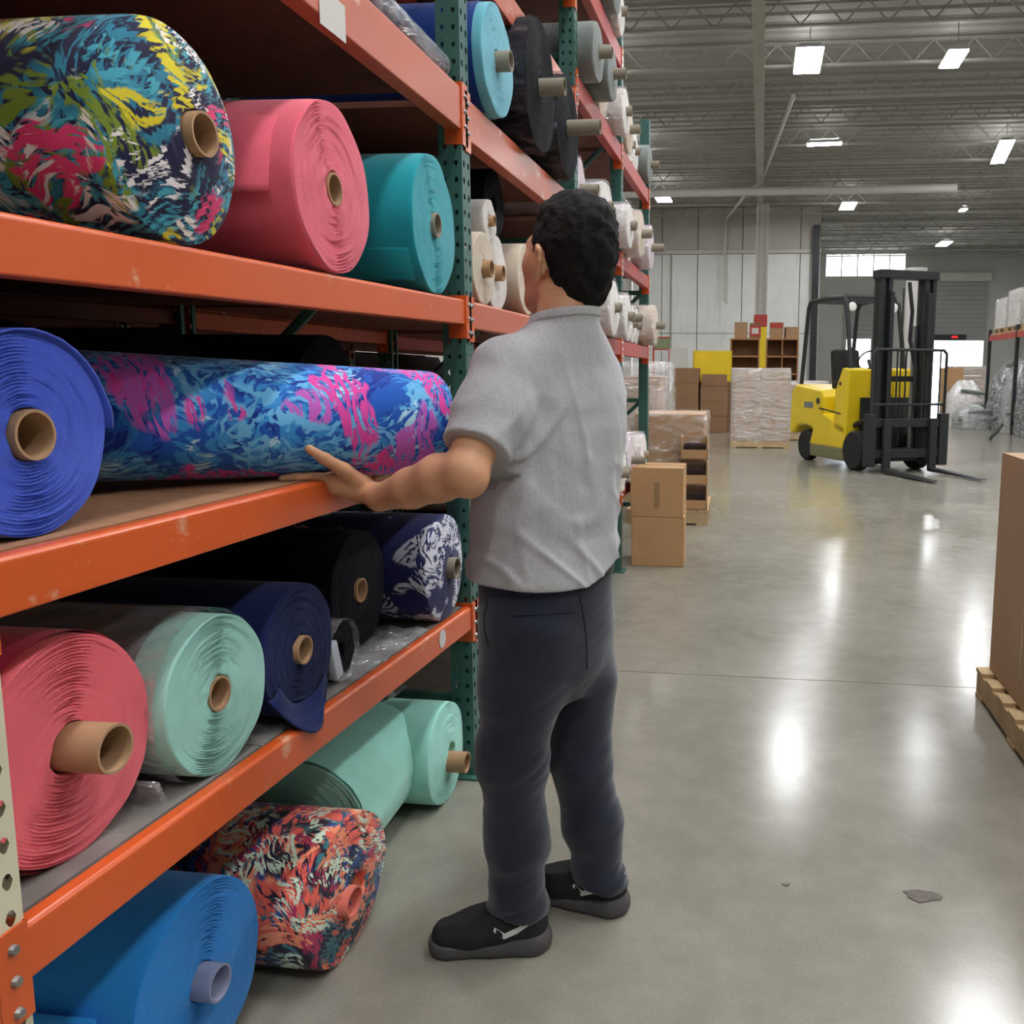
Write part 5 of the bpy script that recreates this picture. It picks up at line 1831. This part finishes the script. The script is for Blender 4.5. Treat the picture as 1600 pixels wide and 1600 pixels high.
# trousers
F = Field((-0.80, 1.80, 0.05), (-0.24, 2.34, 1.02), 0.0055)
F.loft([(0.62, -0.508, 2.05, 0.120, 0.100, PAN), (0.70, -0.508, 2.05, 0.160, 0.138, PAN), (0.80, -0.506, 2.05, 0.168, 0.150, PAN), (0.90, -0.506, 2.052, 0.166, 0.147, PAN), (1.0, -0.508, 2.055, 0.160, 0.138, PAN)], 0.0)
F.chain([HPL + np.array([0, 0, -0.05]), HPL * 0.5 + KNL * 0.5 + np.array([0.004, 0, 0]), KNL, KNL * 0.5 + ANL * 0.5 + np.array([0.008, 0, 0]), ANL, ANL + np.array([0.004, 0, -0.05])],
        [0.108, 0.097, 0.084, 0.074, 0.069, 0.070], 0.03)
F.chain([HPR + np.array([0, 0, -0.05]), HPR * 0.5 + KNR * 0.5 + np.array([0.008, 0, 0]), KNR, KNR * 0.5 + ANR * 0.5 + np.array([0.004, 0, 0]), ANR, ANR + np.array([0.006, 0, -0.05])],
        [0.106, 0.093, 0.080, 0.074, 0.067, 0.068], 0.03)
X, Y, Z = F.axes()
tr = np.interp(Z, [0.05, 0.10, 0.20, 0.30, 0.45, 0.56, 0.70, 0.95], [1.5, 1.6, 0.9, 0.6, 1.1, 0.8, 0.4, 0.15])
wv = (X + 0.5) * 0.8 + (Y - 2.05) * 0.6
fo = 0.006 * tr * vnoise(6 * X + 3, 6 * Y, 21 * Z + 7 * wv, 11) + 0.005 * tr * (0.5 - np.abs(vnoise(9 * X, 9 * Y, 30 * Z - 12 * wv, 12)))
F.d = (F.d + fo).astype(np.float32)
F.d = np.maximum(F.d, (0.092 + 0.10 * np.clip(-0.5 - X, -0.2, 0.15) + 0.006 * np.sin(40 * X)) - Z).astype(np.float32)
F.clip((0, 0, 1), (0, 0, 0.985))
trs = dress('trousers', F, M['trousers'])


def drape(target, pix, Y0, r, name, m):
    """a seam that lies on the surface of a garment"""
    from mathutils.bvhtree import BVHTree
    me = target.data
    t = BVHTree.FromPolygons([v.co for v in me.vertices], [p_.vertices for p_ in me.polygons])
    org = Vector((0, 0, EYE)) + INV
    pts = []
    for (a, b) in pix:
        d = (Vector(at(a, b, Y0)) + INV - org).normalized()
        hit = t.ray_cast(org, d)
        if hit[0] is not None:
            pts.append(tuple(hit[0]))
    if len(pts) > 1:
        MB().tube(pts, r, 6).build(name, m, target, smooth=True)


M['seam'] = mat('dark_seam', C(22, 24, 32), rough=0.9)
drape(trs, [(800 + 9 * k, 963 - 0.6 * k) for k in range(12)], 2.0, 0.0022, 'pocket_welt', M['seam'])
drape(trs, [(764 - 7 * math.sin(k / 9 * 3.1), 935 + 8 * k) for k in range(10)], 2.0, 0.002, 'pocket_seam', M['seam'])
drape(trs, [(905 + 2.2 * k - 0.1 * k * k, 930 + 9 * k) for k in range(14)], 2.0, 0.002, 'seat_seam', M['seam'])
# belt, visible behind at the right hip
F = Field((-0.80, 1.80, 0.90), (-0.24, 2.34, 1.00), 0.005)
F.loft([(0.90, -0.506, 2.052, 0.171, 0.152, PAN), (1.0, -0.508, 2.055, 0.167, 0.146, PAN)], 0.0)
F.clip((0.0, 0.0, 1), (-0.4, 2.1, 0.955)); F.clip((0, 0, -1), (-0.4, 2.1, 0.920))
dress('belt', F, M['leather'])
# back pocket welt and side pocket seam
for (a, b) in ((at(795, 962, 1.99), at(905, 958, 1.99)),):
    pass


def shoe(origin, toe, name_mark):
    o = np.array([origin[0], origin[1], 0.0]); d = unit([toe[0] - origin[0], toe[1] - origin[1], 0]); l = np.array([-d[1], d[0], 0])
    q = lambda x, y, z: o + d * x + l * y + np.array([0, 0, z])
    F = Field(np.minimum(q(-0.05, -0.1, -0.01), q(0.34, 0.1, 0.2)) - 0.08, np.maximum(q(-0.05, -0.1, 0), q(0.34, 0.1, 0.2)) + 0.08, 0.004)
    F.chain([q(0.050, 0, 0.062), q(0.13, 0.0, 0.060), q(0.19, 0.004, 0.052), q(0.245, 0.004, 0.042)], [0.042, 0.047, 0.047, 0.040], 0.02)
    F.cone(q(0.048, 0, 0.060), q(0.055, 0, 0.108), 0.041, 0.041, 0.02)
    F.cone(q(0.10, 0, 0.085), q(0.16, 0.0, 0.066), 0.042, 0.040, 0.03)
    F.clip((0, 0, -1), (0, 0, 0.026))
    F.clip((0.25 * d[0], 0.25 * d[1], 1), q(0.05, 0, 0.128))
    up = dress('shoe', F, M['shoe'])
    F = Field(np.minimum(q(-0.05, -0.1, -0.01), q(0.34, 0.1, 0.1)) - 0.08, np.maximum(q(-0.05, -0.1, 0), q(0.34, 0.1, 0.1)) + 0.06, 0.004)
    F.chain([q(0.045, 0, 0.024), q(0.14, 0, 0.022), q(0.245, 0.004, 0.024)], [0.052, 0.046, 0.048], 0.02)
    X, Y, Z = F.axes()
    ax = (X - o[0]) * d[0] + (Y - o[1]) * d[1]
    topz = np.interp(ax, [-0.02, 0.05, 0.13, 0.22, 0.30], [0.056, 0.050, 0.036, 0.032, 0.042])
    botz = np.interp(ax, [-0.02, 0.03, 0.10, 0.15, 0.22, 0.27, 0.31], [0.014, 0.001, 0.001, 0.005, 0.001, 0.003, 0.018])
    F.d = np.maximum(F.d, np.maximum(Z - topz, botz - Z)).astype(np.float32)
    s = F.mesh('sole'); s.transform(Matrix.Translation(INV)); link_mesh('sole', s, M['sole'], up, smooth='auto', fix=False)
    # white tick on the side near the heel, laid on the upper
    from mathutils.bvhtree import BVHTree
    tree = BVHTree.FromPolygons([v.co for v in up.data.vertices], [p_.vertices for p_ in up.data.polygons])
    pts = [(0.128, 0.086), (0.104, 0.070), (0.078, 0.080), (0.046, 0.094), (0.043, 0.086), (0.076, 0.066), (0.106, 0.055), (0.131, 0.078)]
    vs = []
    for dy in (0.0015, -0.004):
        for (a, b) in pts:
            org = Vector(q(a, 0.2, b)) + INV
            hit = tree.ray_cast(org, Vector(-l))
            vs.append((hit[0] if hit[0] is not None else Vector(q(a, 0.04, b)) + INV) + Vector(l) * dy)
    n = len(pts)
    fs = [(0, 1, 6, 7), (1, 2, 5, 6), (2, 3, 4, 5)] + [(n + 7, n + 6, n + 1, n), (n + 6, n + 5, n + 2, n + 1), (n + 5, n + 4, n + 3, n + 2)] + [(i, n + i, n + (i + 1) % n, (i + 1) % n) for i in range(n)]
    MB().add(vs, fs).build('white_tick_mark', M['white_mark'], up)
    tabv = q(0.008, 0.0, 0.10)
    MB().box(Vector(tabv) + INV, (0.008, 0.016, 0.022)).build('heel_tab', M['white_mark'], up)
    # laces
    for k in range(4):
        a = q(0.125 + 0.022 * k, 0.022, 0.108 - 0.009 * k); b = q(0.13 + 0.022 * k, -0.022, 0.108 - 0.009 * k); c = q(0.127 + 0.022 * k, 0, 0.118 - 0.010 * k)
        MB().tube([tuple(Vector(a) + INV), tuple(Vector(c) + INV), tuple(Vector(b) + INV)], 0.003, 6).build('lace', M['shoe'], up, smooth=True)
    return up


shoe((-0.487, 1.972), (-0.77, 1.915), 'l')
shoe((-0.318, 2.128), (-0.60, 2.185), 'r')
